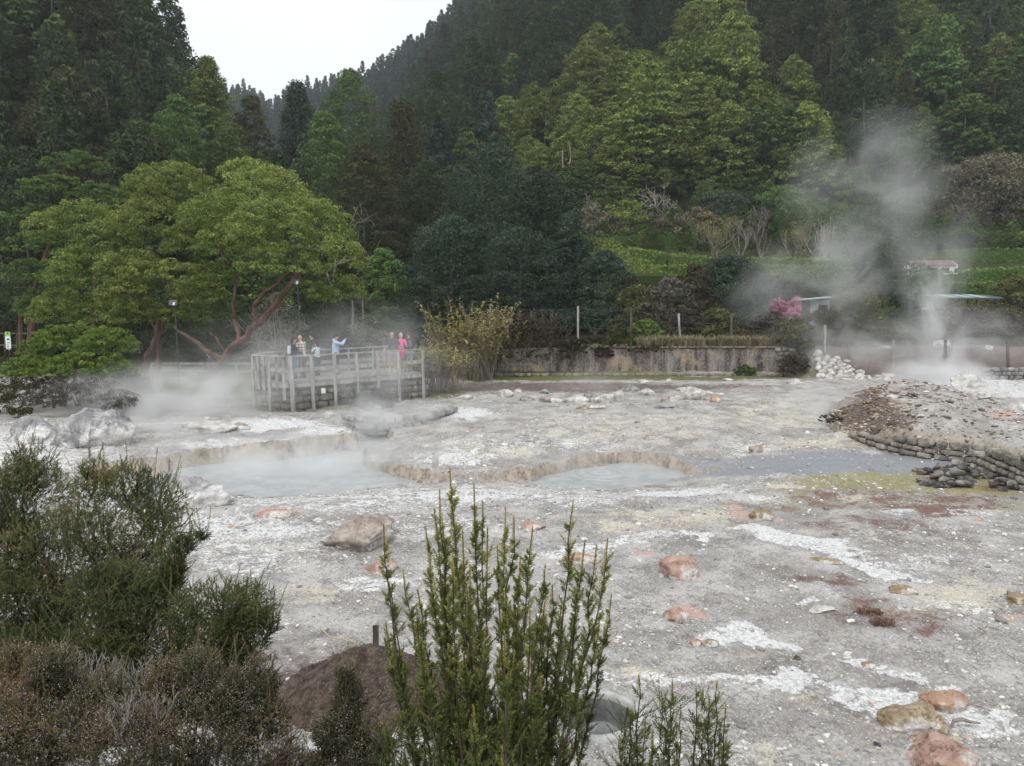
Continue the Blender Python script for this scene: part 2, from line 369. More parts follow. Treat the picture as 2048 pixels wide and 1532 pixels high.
def ground_material():
    t = NT('crusted_ground'); P = t.pos()
    A = t.sep(t.attr('mineral_a')); Bm = t.sep(t.attr('mineral_b')); Aw = t.attr('mineral_a', 'Alpha'); Bw = t.attr('mineral_b', 'Alpha')
    n1 = t.noise(1.1, 9, .62); n2 = t.noise(5., 8, .65); n3 = t.noise(38., 5, .7); n4 = t.noise(.35, 4, .5)
    cell = t.vor(26., out='Color'); cd = t.vor(26.); c2 = t.vor(60., out='Color'); cellr = t.sep(cell)[0]; c2r = t.sep(c2)[1]
    fine = t.math('ADD', t.math('MULTIPLY', n3, .6), t.math('MULTIPLY', c2r, .4))
    # grey gravel
    base = t.mix(t.step(fine, .25, .75), (.128, .122, .115), (.43, .415, .395))
    base = t.mix(t.step(n2, .35, .7), base, t.mix(.55, base, (.47, .45, .44)))
    base = t.mix(t.step(n4, .4, .62, 0, .6), base, (.262, .246, .232)); base = t.mix(t.step(t.noise(.9, 6, .65, dist=.8), .50, .62, 0, .55), base, (.145, .135, .125))
    peb = t.math('MULTIPLY', t.step(cellr, .72, .80), t.step(cd, .36, .26))
    base = t.mix(peb, base, t.mix(t.sep(cell)[1], (.46, .44, .42), (.80, .79, .76)))
    def m(v, k=1.5, lo=.40, hi=.62, n=None, off=0.):
        return t.step(t.math('ADD', t.math('ADD', v, off), t.math('MULTIPLY', t.math('SUBTRACT', n or nn, .5), k * 1.9)), lo - .06, hi + .1)
    w0 = t.noise(2.4, 10, .68, dist=1.2); w1 = t.noise(16., 6, .7); wX = t.noise(1.7, 10, .68, vec=t.scale(P, (1, 1, 1)), dist=.6)
    nn = t.math('ADD', t.math('MULTIPLY', w0, .5), t.math('ADD', t.math('MULTIPLY', w1, .28), t.math('MULTIPLY', n3, .22)))
    n2nd = t.math('ADD', t.math('MULTIPLY', wX, .6), t.math('MULTIPLY', w1, .4))
    base = t.mix(t.math('MULTIPLY', t.step(t.math('ADD', t.math('MULTIPLY', n1, .6), t.math('MULTIPLY', w1, .4)), .47, .60), .7), base, t.mix(t.step(n3, .3, .7), (.42, .41, .40), (.66, .65, .63)))
    base = t.mix(t.math('MULTIPLY', t.step(n2nd, .54, .64), .5), base, t.mix(t.step(n3, .3, .7), (.42, .37, .29), (.62, .56, .44)))
    base = t.mix(t.math('MULTIPLY', t.step(t.math('ADD', t.math('MULTIPLY', n2, .6), t.math('MULTIPLY', w1, .4)), .44, .36), .6), base, (.135, .125, .125))
    col = base
    g = lambda a, b: t.mix(t.step(fine, .2, .8), a, b)
    col = t.mix(m(Bm[0], 1.2, .4, .7, nn), col, g((.19, .20, .22), (.33, .345, .365)))            # blue grey mud
    col = t.mix(m(Bm[1], 1.6, .45, .75, nn), col, g((.14, .135, .05), (.40, .36, .20)))           # olive algae
    col = t.mix(t.math('MULTIPLY', m(A[1], 1.8, .42, .75, n2nd), .85), col, g((.44, .39, .29), (.70, .66, .56)))     # sulphur cream
    col = t.mix(t.math('MULTIPLY', m(A[2], 2.0, .50, .72, n2nd), .85), col, g((.085, .04, .032), (.24, .14, .11)))  # rust brown
    col = t.mix(m(Aw, 1.2, .45, .65, nn), col, g((.40, .26, .205), (.57, .43, .37)))               # salmon clay
    col = t.mix(t.math('MULTIPLY', m(A[0], 2.9, .44, .74, nn), .9), col, t.mix(t.step(w1, .38, .58), g((.40, .40, .405), (.66, .66, .66)), g((.60, .605, .61), (.86, .86, .86))))  # white crust
    col = t.mix(m(Bw, 1.2, .45, .7, nn), col, g((.065, .050, .045), (.20, .155, .135)))           # bare brown soil
    col = t.mix(m(Bm[2], 1.2, .45, .7, nn), col, g((.055, .075, .022), (.20, .19, .085)))         # turf
    col = t.mix(t.step(n2, .62, .74, 0, .35), col, (.16, .15, .145))
    # the broken faces of the terraces show ochre and brown layers
    nz = t.n.new('ShaderNodeSeparateXYZ'); t.l.new(t.geo.outputs['True Normal'], nz.inputs[0])
    lay = t.noise(2.6, 9, .7); lay2 = t.noise(11., 6, .7)
    face = t.ramp(t.math('ADD', t.math('MULTIPLY', lay, .6), t.math('MULTIPLY', lay2, .4)), [(.38, (.13, .11, .095)), (.46, (.30, .25, .20)), (.54, (.44, .38, .31)), (.60, (.46, .36, .28)), (.68, (.56, .54, .51))])
    col = t.mix(t.math('MULTIPLY', t.math('MULTIPLY', t.step(nz.outputs[2], .80, .5), t.math('SUBTRACT', 1., Bm[2])), .9), col, face)
    h = t.math('ADD', t.math('MULTIPLY', n3, .5), t.math('MULTIPLY', n2, 1.6)); h = t.math('ADD', h, t.math('MULTIPLY', peb, .5))
    wet = t.math('MULTIPLY', m(Bm[0], 1.2, .4, .7, nn), .35)
    return t.pbr(col, t.math('SUBTRACT', .95, wet), .2, t.bump(h, .035, .8))

M_ground = ground_material()

def polar_sheet(name, ys, us, mat, fine=True, masks=True):
    Y = np.repeat(ys, len(us)); X = np.tile(us, len(ys)) * np.maximum(Y, 2.5)
    Z = land(X, Y, fine); me = bpy.data.meshes.new(name); V = np.stack([X, Y, Z], 1)
    ny, nu = len(ys), len(us); i = (np.arange(ny - 1)[:, None] * nu + np.arange(nu - 1)[None]).ravel()
    F = np.stack([i, i + 1, i + nu + 1, i + nu], 1)
    mb = MB(); mb.add(V, F); me = mb.mesh(name, mat, True)
    if masks:
        k = ground_masks(X, Y); set_color_attr(me, 'mineral_a', np.stack(k[:4], 1)); set_color_attr(me, 'mineral_b', np.stack(k[4:], 1))
    o = bpy.data.objects.new(name, me); C.objects.link(o); tag(o, kind='structure'); return o

ys = np.concatenate([np.linspace(-6, 3.4, 30), np.exp(np.linspace(math.log(3.5), math.log(46), 640))])
ground = polar_sheet('ground', ys, np.concatenate([np.linspace(-1.9, -.74, 40)[:-1], np.linspace(-.74, .74, 620), np.linspace(.74, 1.9, 40)[1:]]), M_ground)

def hill_material():
    t = NT('forest_floor'); n = t.noise(.25, 8, .65); f = t.noise(2.5, 6, .7)
    col = t.mix(t.step(n, .35, .65), (.025, .036, .018), (.05, .062, .028)); col = t.mix(t.step(f, .4, .7), col, (.05, .04, .025))
    a = t.attr('meadow', 'Fac'); col = t.mix(a, col, t.mix(t.step(f, .3, .7), (.028, .044, .014), (.060, .076, .026)))
    return t.pbr(col, 1., .1, t.bump(n, 1.0, .8))
hys = np.concatenate([np.linspace(45.7, 130, 90), np.exp(np.linspace(math.log(131), math.log(1100), 120))])
hus = np.linspace(-1.9, 1.9, 420)
hills = polar_sheet('hills', hys, hus, hill_material(), True, False)
HX, HY = np.tile(hus, len(hys)) * np.repeat(hys, len(hus)), np.repeat(hys, len(hus))
am = hills.data.attributes.new('meadow', 'FLOAT', 'POINT'); qx_, qy_ = HX / HY, HY
am.data.foreach_set('value', (sstep(.1, .16, qx_) * sstep(104, 92, qy_)).astype(float))

def water_material():
    t = NT('grey_mud_water'); P = t.pos(); n = t.noise(2.2, 7, .6, dist=.6); s = t.noise(14., 4, .6)
    r = t.n.new('ShaderNodeVectorMath'); r.operation = 'DISTANCE'; t.l.new(P, r.inputs[0]); r.inputs[1].default_value = tuple(on(1205, 944, ZW))
    ring = t.math('SINE', t.math('MULTIPLY', t.math('ADD', r.outputs['Value'], t.math('MULTIPLY', n, .5)), 17.))
    ring = t.math('MULTIPLY', ring, t.step(r.outputs['Value'], 2.2, .1, 0, 1))
    col = t.mix(t.step(n, .35, .68), (.31, .33, .337), (.41, .425, .43)); col = t.mix(t.step(ring, .3, 1., 0, .5), col, (.5, .52, .53))
    h = t.math('ADD', t.math('MULTIPLY', n, .5), t.math('MULTIPLY', s, .12)); h = t.math('ADD', h, t.math('MULTIPLY', ring, .35))
    return t.pbr(col, .38, .35, t.bump(h, .05, .7))
M_water = water_material()
def pool(name, P, grow):
    c = P.mean(0); Q = c + (P - c) * grow; n = 60
    lo, hi = Q.min(0), Q.max(0)
    gx, gy = np.meshgrid(np.linspace(lo[0], hi[0], n), np.linspace(lo[1], hi[1], n)); gx = gx.ravel(); gy = gy.ravel()
    i = (np.arange(n - 1)[:, None] * n + np.arange(n - 1)[None]).ravel(); F = np.stack([i, i + 1, i + n + 1, i + n], 1)
    cx, cy_ = gx[F].mean(1), gy[F].mean(1); F = F[sdf(cx, cy_, P) < .8]
    z = ZW + (fbm2(gx, gy, 3., 3, 4) - .5) * .012
    if name.endswith('boiling'): pass
    o = MB().add(np.stack([gx, gy, z], 1), F).build(name, M_water, smooth=True); return tag(o, kind='structure')
pool('mud_water', W1, 1.12); pool('mud_water', W2, 1.12)
# ------------------------------------------------------------------ plants: shared builders
def unit(v): return v / (np.linalg.norm(v, axis=-1, keepdims=True) + 1e-9)

def leaves(mb, P, N, size, aspect=.5, col=None, droop=0.):
    """one rhombic leaf (or leaf tuft) per point, lying across its normal"""
    n = len(P); N = unit(N); T = unit(np.cross(N, rs.normal(size=(n, 3)))); B = np.cross(N, T)
    L = (np.asarray(size) * rs.uniform(.6, 1.3, n))[:, None]; W = L * aspect
    tip = P + T * L - np.array([0, 0, 1.]) * L * droop
    V = np.stack([P - T * L, P + B * W, tip, P - B * W], 1).reshape(-1, 3)
    mb.add(V, np.arange(n * 4).reshape(-1, 4), col); return mb

def clumps(mb, Cc, R, n, leaf, flat=.6, aspect=.5, jit=.55, under=.3, cvar=.35, base=.5, droop=.15):
    """leafy pads: each centre carries n leaves over the upper shell of a flattened ball"""
    Cc = np.asarray(Cc, float); m = len(Cc); R = np.broadcast_to(np.asarray(R, float), (m,))
    d = rs.normal(size=(m, n, 3)); d = unit(d); d[..., 2] = np.where(d[..., 2] < -under, -d[..., 2], d[..., 2])
    k = rs.uniform(.72, 1.05, (m, n, 1)); P = Cc[:, None] + d * R[:, None, None] * k * np.array([1, 1, flat])
    N = d * np.array([1, 1, 1.5]) + rs.normal(size=d.shape) * jit
    b = np.broadcast_to(np.asarray(base, float), (m,))
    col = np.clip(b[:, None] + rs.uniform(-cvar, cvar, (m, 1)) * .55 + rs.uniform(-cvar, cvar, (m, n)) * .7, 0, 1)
    return leaves(mb, P.reshape(-1, 3), N.reshape(-1, 3), leaf, aspect, col.ravel(), droop)

def dome_pts(c, r, n, zmin=-.15, fill=.15, rough=.12):
    """pad centres over a dome with half axes r"""
    d = unit(rs.normal(size=(n * 3, 3))); d = d[d[:, 2] > zmin][:n]; k = np.where(rs.rand(len(d)) < fill, rs.uniform(.45, .9, len(d)), 1 + rs.uniform(-rough, rough, len(d)))
    return np.array(c) + d * k[:, None] * np.array(r)

def profile_pts(h, R, n, shape='cone', base=.05, rough=.14, z0=0.):
    t = rs.rand(n) ** 1.05; 
    if shape == 'cone': r = (1 - t ** 1.25) ** .62 * R
    elif shape == 'spire': r = (1 - t) ** .95 * R + .05 * R
    elif shape == 'dome': r = np.sqrt(np.clip(1 - t ** 2.2, 0, 1)) * R
    elif shape == 'column': r = np.clip(1 - t ** 5, 0, 1) * R
    else: r = np.sin(np.clip(t * .85 + .15, 0, 1) * math.pi) ** .6 * R
    r = r * (1 + rs.uniform(-rough, rough, n)); 
    lobes = 1 + .18 * np.sin(np.floor(t * 9) * 2.1)          # tiers
    a = rs.uniform(0, 2 * math.pi, n); r = r * lobes
    return np.stack([np.cos(a) * r, np.sin(a) * r, z0 + base * h + t * h * (1 - base)], 1)

def leaf_mat(name, stops, trans=.25, objvar=.25, patch=None):
    """leaf colour by per-leaf shade, a little different on each tree"""
    t = NT(name); v = t.attr('var', 'Fac')
    col = t.ramp(v, stops)
    if objvar:
        r = t.rnd(); hs = t.n.new('ShaderNodeHueSaturation'); t.l.new(col, hs.inputs['Color'])
        t.l.new(t.math('ADD', t.math('MULTIPLY', r, objvar * .10), .5 - objvar * .05), hs.inputs['Hue'])
        t.l.new(t.math('ADD', t.math('MULTIPLY', r, objvar * 2.2), 1 - objvar * 1.1), hs.inputs['Value']); col = hs.outputs[0]
    if patch:
        n = t.noise(patch[0], 3, .5); col = t.mix(t.step(n, .45, .62), col, patch[1])
    return t.leafy(col, trans)

def bark_mat(name, a, b, sc=3.):
    t = NT(name); n = t.noise(sc, 6, .65, vec=t.scale(t.obj(), (1, 1, .25))); return t.pbr(t.mix(t.step(n, .35, .65), a, b), .9, .15, t.bump(n, .03, .8))

M_bark = bark_mat('grey_bark', (.07, .06, .05), (.17, .15, .13)); M_redbark = bark_mat('reddish_bark', (.075, .045, .034), (.17, .11, .085)); M_dead = bark_mat('bleached_wood', (.24, .21, .19), (.42, .38, .35))
M_palebark = bark_mat('pale_bark', (.15, .13, .11), (.30, .27, .23))
L_cloud = leaf_mat('yellow_green_leaves', [(0., (0.0525, 0.0840, 0.0210)), (.45, (0.1260, 0.1715, 0.0420)), (.8, (0.2188, 0.2625, 0.0665)), (1., (0.3150, 0.3325, 0.0963))])
L_green = leaf_mat('mid_green_leaves', [(0., (0.0385, 0.0735, 0.0245)), (.5, (0.0875, 0.1435, 0.0455)), (1., (0.1750, 0.2450, 0.0788))])
L_blue = leaf_mat('bluish_dark_leaves', [(0., (0.0227, 0.0420, 0.0280)), (.5, (0.0525, 0.0840, 0.0595)), (1., (0.1085, 0.1540, 0.1050))])
L_dark = leaf_mat('dark_conifer_leaves', [(0., (.027, .043, .022)), (.5, (.058, .085, .040)), (1., (.118, .150, .068))])
L_brown = leaf_mat('brownish_conifer_leaves', [(0., (.030, .035, .017)), (.5, (.066, .071, .034)), (1., (.125, .122, .060))])
L_far = leaf_mat('far_conifer_leaves', [(0., (.027, .044, .036)), (.5, (.054, .082, .062)), (1., (.10, .138, .095))])
L_umb = leaf_mat('fresh_green_leaves', [(0., (.050, .085, .024)), (.4, (.135, .185, .052)), (.75, (.26, .305, .092)), (1., (.38, .41, .13))], .3, .12)
L_bright = leaf_mat('bright_green_leaves', [(0., (0.0525, 0.0980, 0.0210)), (.5, (0.1190, 0.2013, 0.0438)), (1., (0.2275, 0.3150, 0.0788))], .3, .1)
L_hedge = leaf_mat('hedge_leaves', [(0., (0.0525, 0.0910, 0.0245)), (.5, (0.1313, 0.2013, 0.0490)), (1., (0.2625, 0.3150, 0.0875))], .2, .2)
L_yell = leaf_mat('yellowing_leaves', [(0., (.08, .09, .03)), (.4, (.20, .20, .07)), (.75, (.38, .32, .12)), (1., (.52, .42, .18))], .3, .1)
L_olive = leaf_mat('olive_leaves', [(0., (.035, .04, .018)), (.5, (.09, .095, .04)), (1., (.19, .185, .085))], .2, .2)
L_heath = leaf_mat('brown_heath_leaves', [(0., (.028, .024, .016)), (.5, (.068, .055, .036)), (1., (.13, .10, .065))], .2, .25)
L_greyb = leaf_mat('grey_brown_twigs', [(0., (.05, .045, .038)), (.5, (.11, .098, .082)), (1., (.19, .17, .145))], .1, .2)
L_thick = leaf_mat('leafless_thicket_twigs', [(0., (.075, .07, .045)), (.5, (.15, .135, .09)), (1., (.26, .23, .165))], .1, .2)
L_pink = leaf_mat('pink_blossom', [(0., (.30, .06, .13)), (.5, (.58, .16, .30)), (1., (.75, .32, .46))], .3, 0)
L_pale = leaf_mat('pale_variegated_leaves', [(0., (.04, .05, .03)), (.6, (.12, .14, .09)), (1., (.34, .35, .28))], .2, .1)

def branch(mb, p, d, L, r, depth, spread=.6, up=.15, nseg=4, kids_=3, tips=None, minr=.008, ratio=.68):
    """recursive limb: adds tubes and records tip points"""
    p = np.array(p, float); d = unit(np.array(d, float)); pts = [p]; 
    for i in range(nseg):
        d = unit(d + rs.normal(size=3) * .16 + np.array([0, 0, up * .35])); pts.append(pts[-1] + d * L / nseg)
    rr = np.linspace(r, r * .6, nseg + 1); tube(mb, pts, rr, 5 if r > .03 else 3, rs.rand(), caps=False)
    if tips is not None and depth <= 1: tips.append(pts[-1])
    if depth <= 0: return
    for k in range(kids_):
        s = rs.uniform(.35, 1.) if k else 1.; q = pts[int(round(s * nseg))]
        nd = unit(d + rs.normal(size=3) * spread); nd[2] += up
        branch(mb, q, nd, L * ratio * rs.uniform(.75, 1.15), max(r * .58, minr), depth - 1, spread, up, nseg, kids_, tips, minr, ratio)

def trunk_mb(h, r, lean=0., n=7, seed=None):
    mb = MB(); pts = [np.array([lean * t * t * h + rs.normal() * .03 * h * t * .3, rs.normal() * .02 * h * t * .3, -1.0 + t * (h + 1.)]) for t in np.linspace(0, 1, 8)]
    tube(mb, pts, np.linspace(r * 1.25, r * .25, 8), n); return mb

# prototypes for the wooded slopes ---------------------------------------------------------
def crown_cloud(h, R, pads=150, n=30, leaf=.30):
    mb = MB(); rr = np.array([[1.]]); P = profile_pts(h, R, pads, 'cone', .08, .16)
    q = [P]; 
    for _ in range(4):                                       # a few heavy boughs push out of the cone
        a = rs.uniform(0, 6.28); z = rs.uniform(.15, .6) * h; rad = R * (1 - z / h) * .9
        q.append(dome_pts((math.cos(a) * rad, math.sin(a) * rad, z), (R * .42, R * .42, h * .12), 22))
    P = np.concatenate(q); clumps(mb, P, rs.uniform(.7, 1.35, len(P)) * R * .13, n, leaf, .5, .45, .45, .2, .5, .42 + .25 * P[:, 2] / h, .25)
    return mb
def crown_dark(h, R, pads=150, n=26, leaf=.34, shape='spire'):
    mb = MB(); P = profile_pts(h, R, pads, shape, .1, .25); a = unit(P * np.array([1, 1, 0])); P[:, 2] -= .12 * np.hypot(P[:, 0], P[:, 1])
    clumps(mb, P, rs.uniform(.6, 1.4, len(P)) * R * .19, n, leaf, .75, .34, .8, .6, .5, .5, .5); return mb
def crown_round(h, R, pads=120, n=30, leaf=.32):
    mb = MB(); P = np.concatenate([dome_pts((rs.uniform(-.4, .4) * R, rs.uniform(-.4, .4) * R, h * z), (R * k, R * k, h * .3), pads // 3) for z, k in ((.35, .95), (.5, .8), (.68, .6))])
    clumps(mb, P, rs.uniform(.7, 1.3, len(P)) * R * .2, n, leaf, .6, .5, .6, .4, .5, .5, .2); return mb

def proto(name, crown, mat, h, r=.25, bark=None):
    e = empty(name); crown.build('crown', mat, e); trunk_mb(h * .8, r).build('trunk', bark or M_bark, e); return e

PROTO = {
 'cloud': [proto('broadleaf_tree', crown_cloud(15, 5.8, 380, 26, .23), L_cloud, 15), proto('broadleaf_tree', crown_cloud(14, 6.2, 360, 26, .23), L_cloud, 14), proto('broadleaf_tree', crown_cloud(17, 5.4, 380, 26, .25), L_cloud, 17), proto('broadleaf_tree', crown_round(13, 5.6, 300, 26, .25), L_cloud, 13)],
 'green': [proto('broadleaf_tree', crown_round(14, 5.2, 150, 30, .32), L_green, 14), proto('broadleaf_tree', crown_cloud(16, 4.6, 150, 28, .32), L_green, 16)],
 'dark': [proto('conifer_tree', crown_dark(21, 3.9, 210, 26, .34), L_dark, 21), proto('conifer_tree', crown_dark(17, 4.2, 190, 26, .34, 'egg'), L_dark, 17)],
 'brown': [proto('conifer_tree', crown_dark(20, 4.0, 200, 26, .32), L_brown, 20), proto('conifer_tree', crown_dark(15, 4.4, 180, 26, .32, 'egg'), L_brown, 15)],
 'far': [proto('conifer_tree', crown_dark(19, 3.2, 90, 16, .60), L_far, 19), proto('conifer_tree', crown_dark(16, 3.6, 90, 16, .60), L_far, 16)],
 'blue': [proto('broadleaf_tree', crown_round(13, 4.8, 150, 30, .28), L_blue, 13)],
}
USED = set()
def place_copy(src, loc, s, rz, label, cat, group, name=None):
    """the thing and each of its parts, copied"""
    if src.name not in USED: USED.add(src.name); r = src; first = True
    else:
        r = src.copy(); C.objects.link(r)
        for ch in kids_of[src.name]:
            c = ch.copy(); C.objects.link(c); c.parent = r
            for g in kids_of.get(ch.name, ()): d = g.copy(); C.objects.link(d); d.parent = c
    r.location = loc; r.scale = s if hasattr(s, '__len__') else (s, s, s); r.rotation_euler = (0, 0, rz)
    tag(r, label, cat, group); return r
kids_of = {}
def reg(e):
    kids_of[e.name] = kids(e)
    for k in kids_of[e.name]: kids_of[k.name] = kids(k)
    return e
for L_ in PROTO.values():
    for e in L_: reg(e)

# scatter the slopes ------------------------------------------------------------------------
def zone_of(px, py, x, y):
    """which kind of tree grows there"""
    def e(cx, cy, rx, ry): return ((px - cx) / rx) ** 2 + ((py - cy) / ry) ** 2 < 1
    r = rs.rand()
    if y > 330: return 'far' if r < .95 else 'green'
    if px < 560:                                             # left hill
        if e(420, 250, 130, 130) or e(490, 330, 120, 120): return 'green' if r < .75 else 'cloud'
        if px < 330 and py < 330: return 'dark' if r < .5 else ('brown' if r < .92 else 'green')
        return 'dark' if r < .55 else 'brown'
    if e(1090, 270, 90, 110) or e(1270, 250, 150, 210) or e(1420, 150, 90, 160) or e(1660, 330, 70, 130) or e(1340, 350, 110, 90) or e(1600, 180, 60, 110): return 'cloud' if r < .88 else 'green'
    if e(1520, 300, 90, 110) or e(1640, 80, 120, 100): return 'brown' if r < .6 else 'dark'
    if px < 1000: return 'dark' if r < .6 else ('far' if r < .8 else ('green' if r < .93 else 'brown'))
    if px > 1650: return 'green' if r < .50 else ('brown' if r < .68 else ('dark' if r < .80 else 'cloud'))
    return 'dark' if r < .5 else ('green' if r < .8 else 'brown')

cand = []
y = 58.0
while y < 760:
    st = 6.0 if y < 330 else 7.4
    x = -.80 * y
    while x < .80 * y:
        X = x + rs.uniform(-.42, .42) * st; Y = y + rs.uniform(-.42, .42) * st; cand.append((X, Y)); x += st
    y += st
cand = np.array(cand); u_ = cand[:, 0] / cand[:, 1]
Zc = land(cand[:, 0], cand[:, 1]); pxs, pys = plan(cand[:, 0], cand[:, 1], Zc)
okk = ((cand[:, 1] > 116) | ((u_ < -.29) & (cand[:, 1] > 62)) )
okk &= ~((u_ > -.30) & (u_ < -.12) & (cand[:, 1] < 240) & (cand[:, 1] > 112) & (rs.rand(len(u_)) < .0))
# keep only trees some eye near the camera could see: the slope in front of them must not hide them
def visible(X, Y, Z, h=15):
    ts = np.linspace(.25, .97, 26); m = np.ones(len(X), bool); el = (Z + h - CZ) / Y
    for t in ts:
        zt = land(X * t, Y * t, False); m &= ((zt - CZ + np.where(Y * t > 60, 4., 0)) / (Y * t) < el + .004)
    return m
okk &= visible(cand[:, 0], cand[:, 1], Zc); okk &= pys > -330
cand, Zc, pxs, pys = cand[okk], Zc[okk], pxs[okk], pys[okk]
order = np.argsort(cand[:, 1]); 
ZL = {'left': 'on the steep left hill behind the round-crowned trees', 'right': 'on the steep slope above the garden hedges', 'steam': 'on the slope behind the tall steam column', 'mid': 'in the valley below the notch in the skyline'}
KL = {'cloud': 'yellow-green tree with cloud-like layered crown', 'green': 'mid-green broadleaf tree', 'dark': 'dark narrow conifer', 'brown': 'dark brownish conifer', 'far': 'dark blue-green conifer', 'blue': 'bluish dark tree'}
n_thing = 0; rest = {}
seen = {}
for i in order:
    X, Y = cand[i]; k = zone_of(pxs[i], pys[i] - 12 * FPX / Y, X, Y); sel = rs.randint(len(PROTO[k])); s = rs.uniform(.75, 1.2)
    if Y < 100: s *= .8
    if k in ('cloud', 'green', 'blue') and rs.rand() < .5: s *= .8
    vis = -40 < pxs[i] < 2090 and pys[i] - 8 * FPX / Y > -10
    if n_thing < 270 and vis and k != 'far':
        zn = 'left' if pxs[i] < 560 else ('mid' if pxs[i] < 900 else ('right' if pxs[i] < 1690 else 'steam'))
        hgt = 'upper' if pys[i] < 250 else 'lower'
        sx_ = s * rs.uniform(.82, 1.25); place_copy(PROTO[k][sel], (X, Y, Zc[i] - .6), (sx_, sx_ * rs.uniform(.85, 1.15), s * rs.uniform(.8, 1.15)), rs.uniform(0, 6.28), f"{KL[k]} {ZL[zn]}", 'tree', f"{KL[k]}s {ZL[zn]}"); n_thing += 1
    else: rest.setdefault((k, sel), []).append((X, Y, Zc[i] - .6, s, rs.uniform(0, 6.28)))

def scatter(name, src, P, label=None):
    """one uncountable mass: src set out on the points P (x, y, z, scale, turn)"""
    P = np.array(P); me = bpy.data.meshes.new(name); me.vertices.add(len(P)); me.vertices.foreach_set('co', P[:, :3].ravel())
    a = me.attributes.new('sc', 'FLOAT', 'POINT'); a.data.foreach_set('value', P[:, 3].copy())
    a = me.attributes.new('rot', 'FLOAT_VECTOR', 'POINT'); a.data.foreach_set('vector', np.stack([P[:, 4] * 0, P[:, 4] * 0, P[:, 4]], 1).ravel())
    o = bpy.data.objects.new(name, me); C.objects.link(o)
    g = bpy.data.node_groups.new(name, 'GeometryNodeTree'); g.interface.new_socket('Geometry', in_out='INPUT', socket_type='NodeSocketGeometry'); g.interface.new_socket('Geometry', in_out='OUTPUT', socket_type='NodeSocketGeometry')
    N = g.nodes; i = N.new('NodeGroupInput'); u = N.new('NodeGroupOutput'); ins = N.new('GeometryNodeInstanceOnPoints'); ob = N.new('GeometryNodeObjectInfo')
    ob.inputs[0].default_value = src; ob.inputs['As Instance'].default_value = True
    s = N.new('GeometryNodeInputNamedAttribute'); s.data_type = 'FLOAT'; s.inputs[0].default_value = 'sc'
    r = N.new('GeometryNodeInputNamedAttribute'); r.data_type = 'FLOAT_VECTOR'; r.inputs[0].default_value = 'rot'
    e2r = N.new('FunctionNodeEulerToRotation')
    l = g.links; l.new(i.outputs[0], ins.inputs['Points']); l.new(ob.outputs['Geometry'], ins.inputs['Instance']); l.new(s.outputs['Attribute'], ins.inputs['Scale'])
    l.new(r.outputs['Attribute'], e2r.inputs[0]); l.new(e2r.outputs[0], ins.inputs['Rotation']); l.new(ins.outputs[0], u.inputs[0])
    m = o.modifiers.new('scatter', 'NODES'); m.node_group = g
    return tag(o, label, None, None, 'stuff')
for (k, sel), P in rest.items():
    cr = [c for c in kids_of[PROTO[k][sel].name] if c.name.startswith('crown')][0]
    scatter('forest', cr, P)
for (k, sel), P in rest.items():                             # a model used only for the mass still stands among it
    e = PROTO[k][sel]
    if e.name not in USED:
        j = len(P) // 2; place_copy(e, P[j][:3], P[j][3], P[j][4] + 1., f"{KL[k]} on the far ridge", 'tree', f"{KL[k]}s on the far ridge")
print('hill trees', n_thing, {k: len(v) for k, v in rest.items()})
# ------------------------------------------------------------------ single trees, shrubs and hedges of the garden and the valley floor
def base_at(px, depth):
    x = ray(px, 700)[0] / ray(px, 700)[1] * depth
    return np.array([x, depth, lz(x, depth)])

def dome_crown(domes, origin, depth, leaf=None, n=46, dens=1., flat=.62, base=.5, padr=.24, asp=.5, droop=.1, zmin=-.12, fill=.12):
    """crown of one tree from its visible domes (px, py, rx, ry, forward) - each dome a real ball of pads"""
    mb = MB(); leaf = leaf or 2.3 * mpp(depth)
    for (px, py, rx, ry, fw) in domes:
        d = depth + fw; c = at(px, py, d) - origin; R = np.array([rx, (rx + ry) * .5, ry]) * mpp(d)
        area = R[0] * R[2] / (30 * mpp(depth)) ** 2; k = int(max(16, 26 * area * dens)); k = min(k, 330)
        P = dome_pts(c, R * .92, k, zmin, fill, .10); zz = (P[:, 2] - c[2]) / R[2]
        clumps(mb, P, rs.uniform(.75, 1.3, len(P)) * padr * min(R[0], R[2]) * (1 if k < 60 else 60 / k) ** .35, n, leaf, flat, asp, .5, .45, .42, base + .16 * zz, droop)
    return mb

def custom_tree(name, label, cat, px, depth, domes, mat, limbs=(), bark=None, group=None, **kw):
    o = base_at(px, depth); e = empty(name, tuple(o), 0, label, cat, group)
    dome_crown(domes, o, depth, **kw).build('crown', mat, e)
    if limbs:
        mb = MB()
        for pts, r0, r1 in limbs:
            Q = [at(a, b, depth + (c[0] if c else 0)) - o for a, b, *c in pts]; Q = np.array(Q)
            if pts[0][1] > 735 or True:
                t = np.linspace(0, 1, len(Q)); tt = np.linspace(0, 1, len(Q) * 3 - 2); Q = np.stack([np.interp(tt, t, Q[:, i]) for i in range(3)], 1); Q[1:-1] += rs.normal(size=Q[1:-1].shape) * r1 * .6
            tube(mb, Q, np.linspace(r0, r1, len(Q)), 7, rs.rand())
        mb.build('trunk', bark or M_redbark, e)
    return e

Zf = 36.0
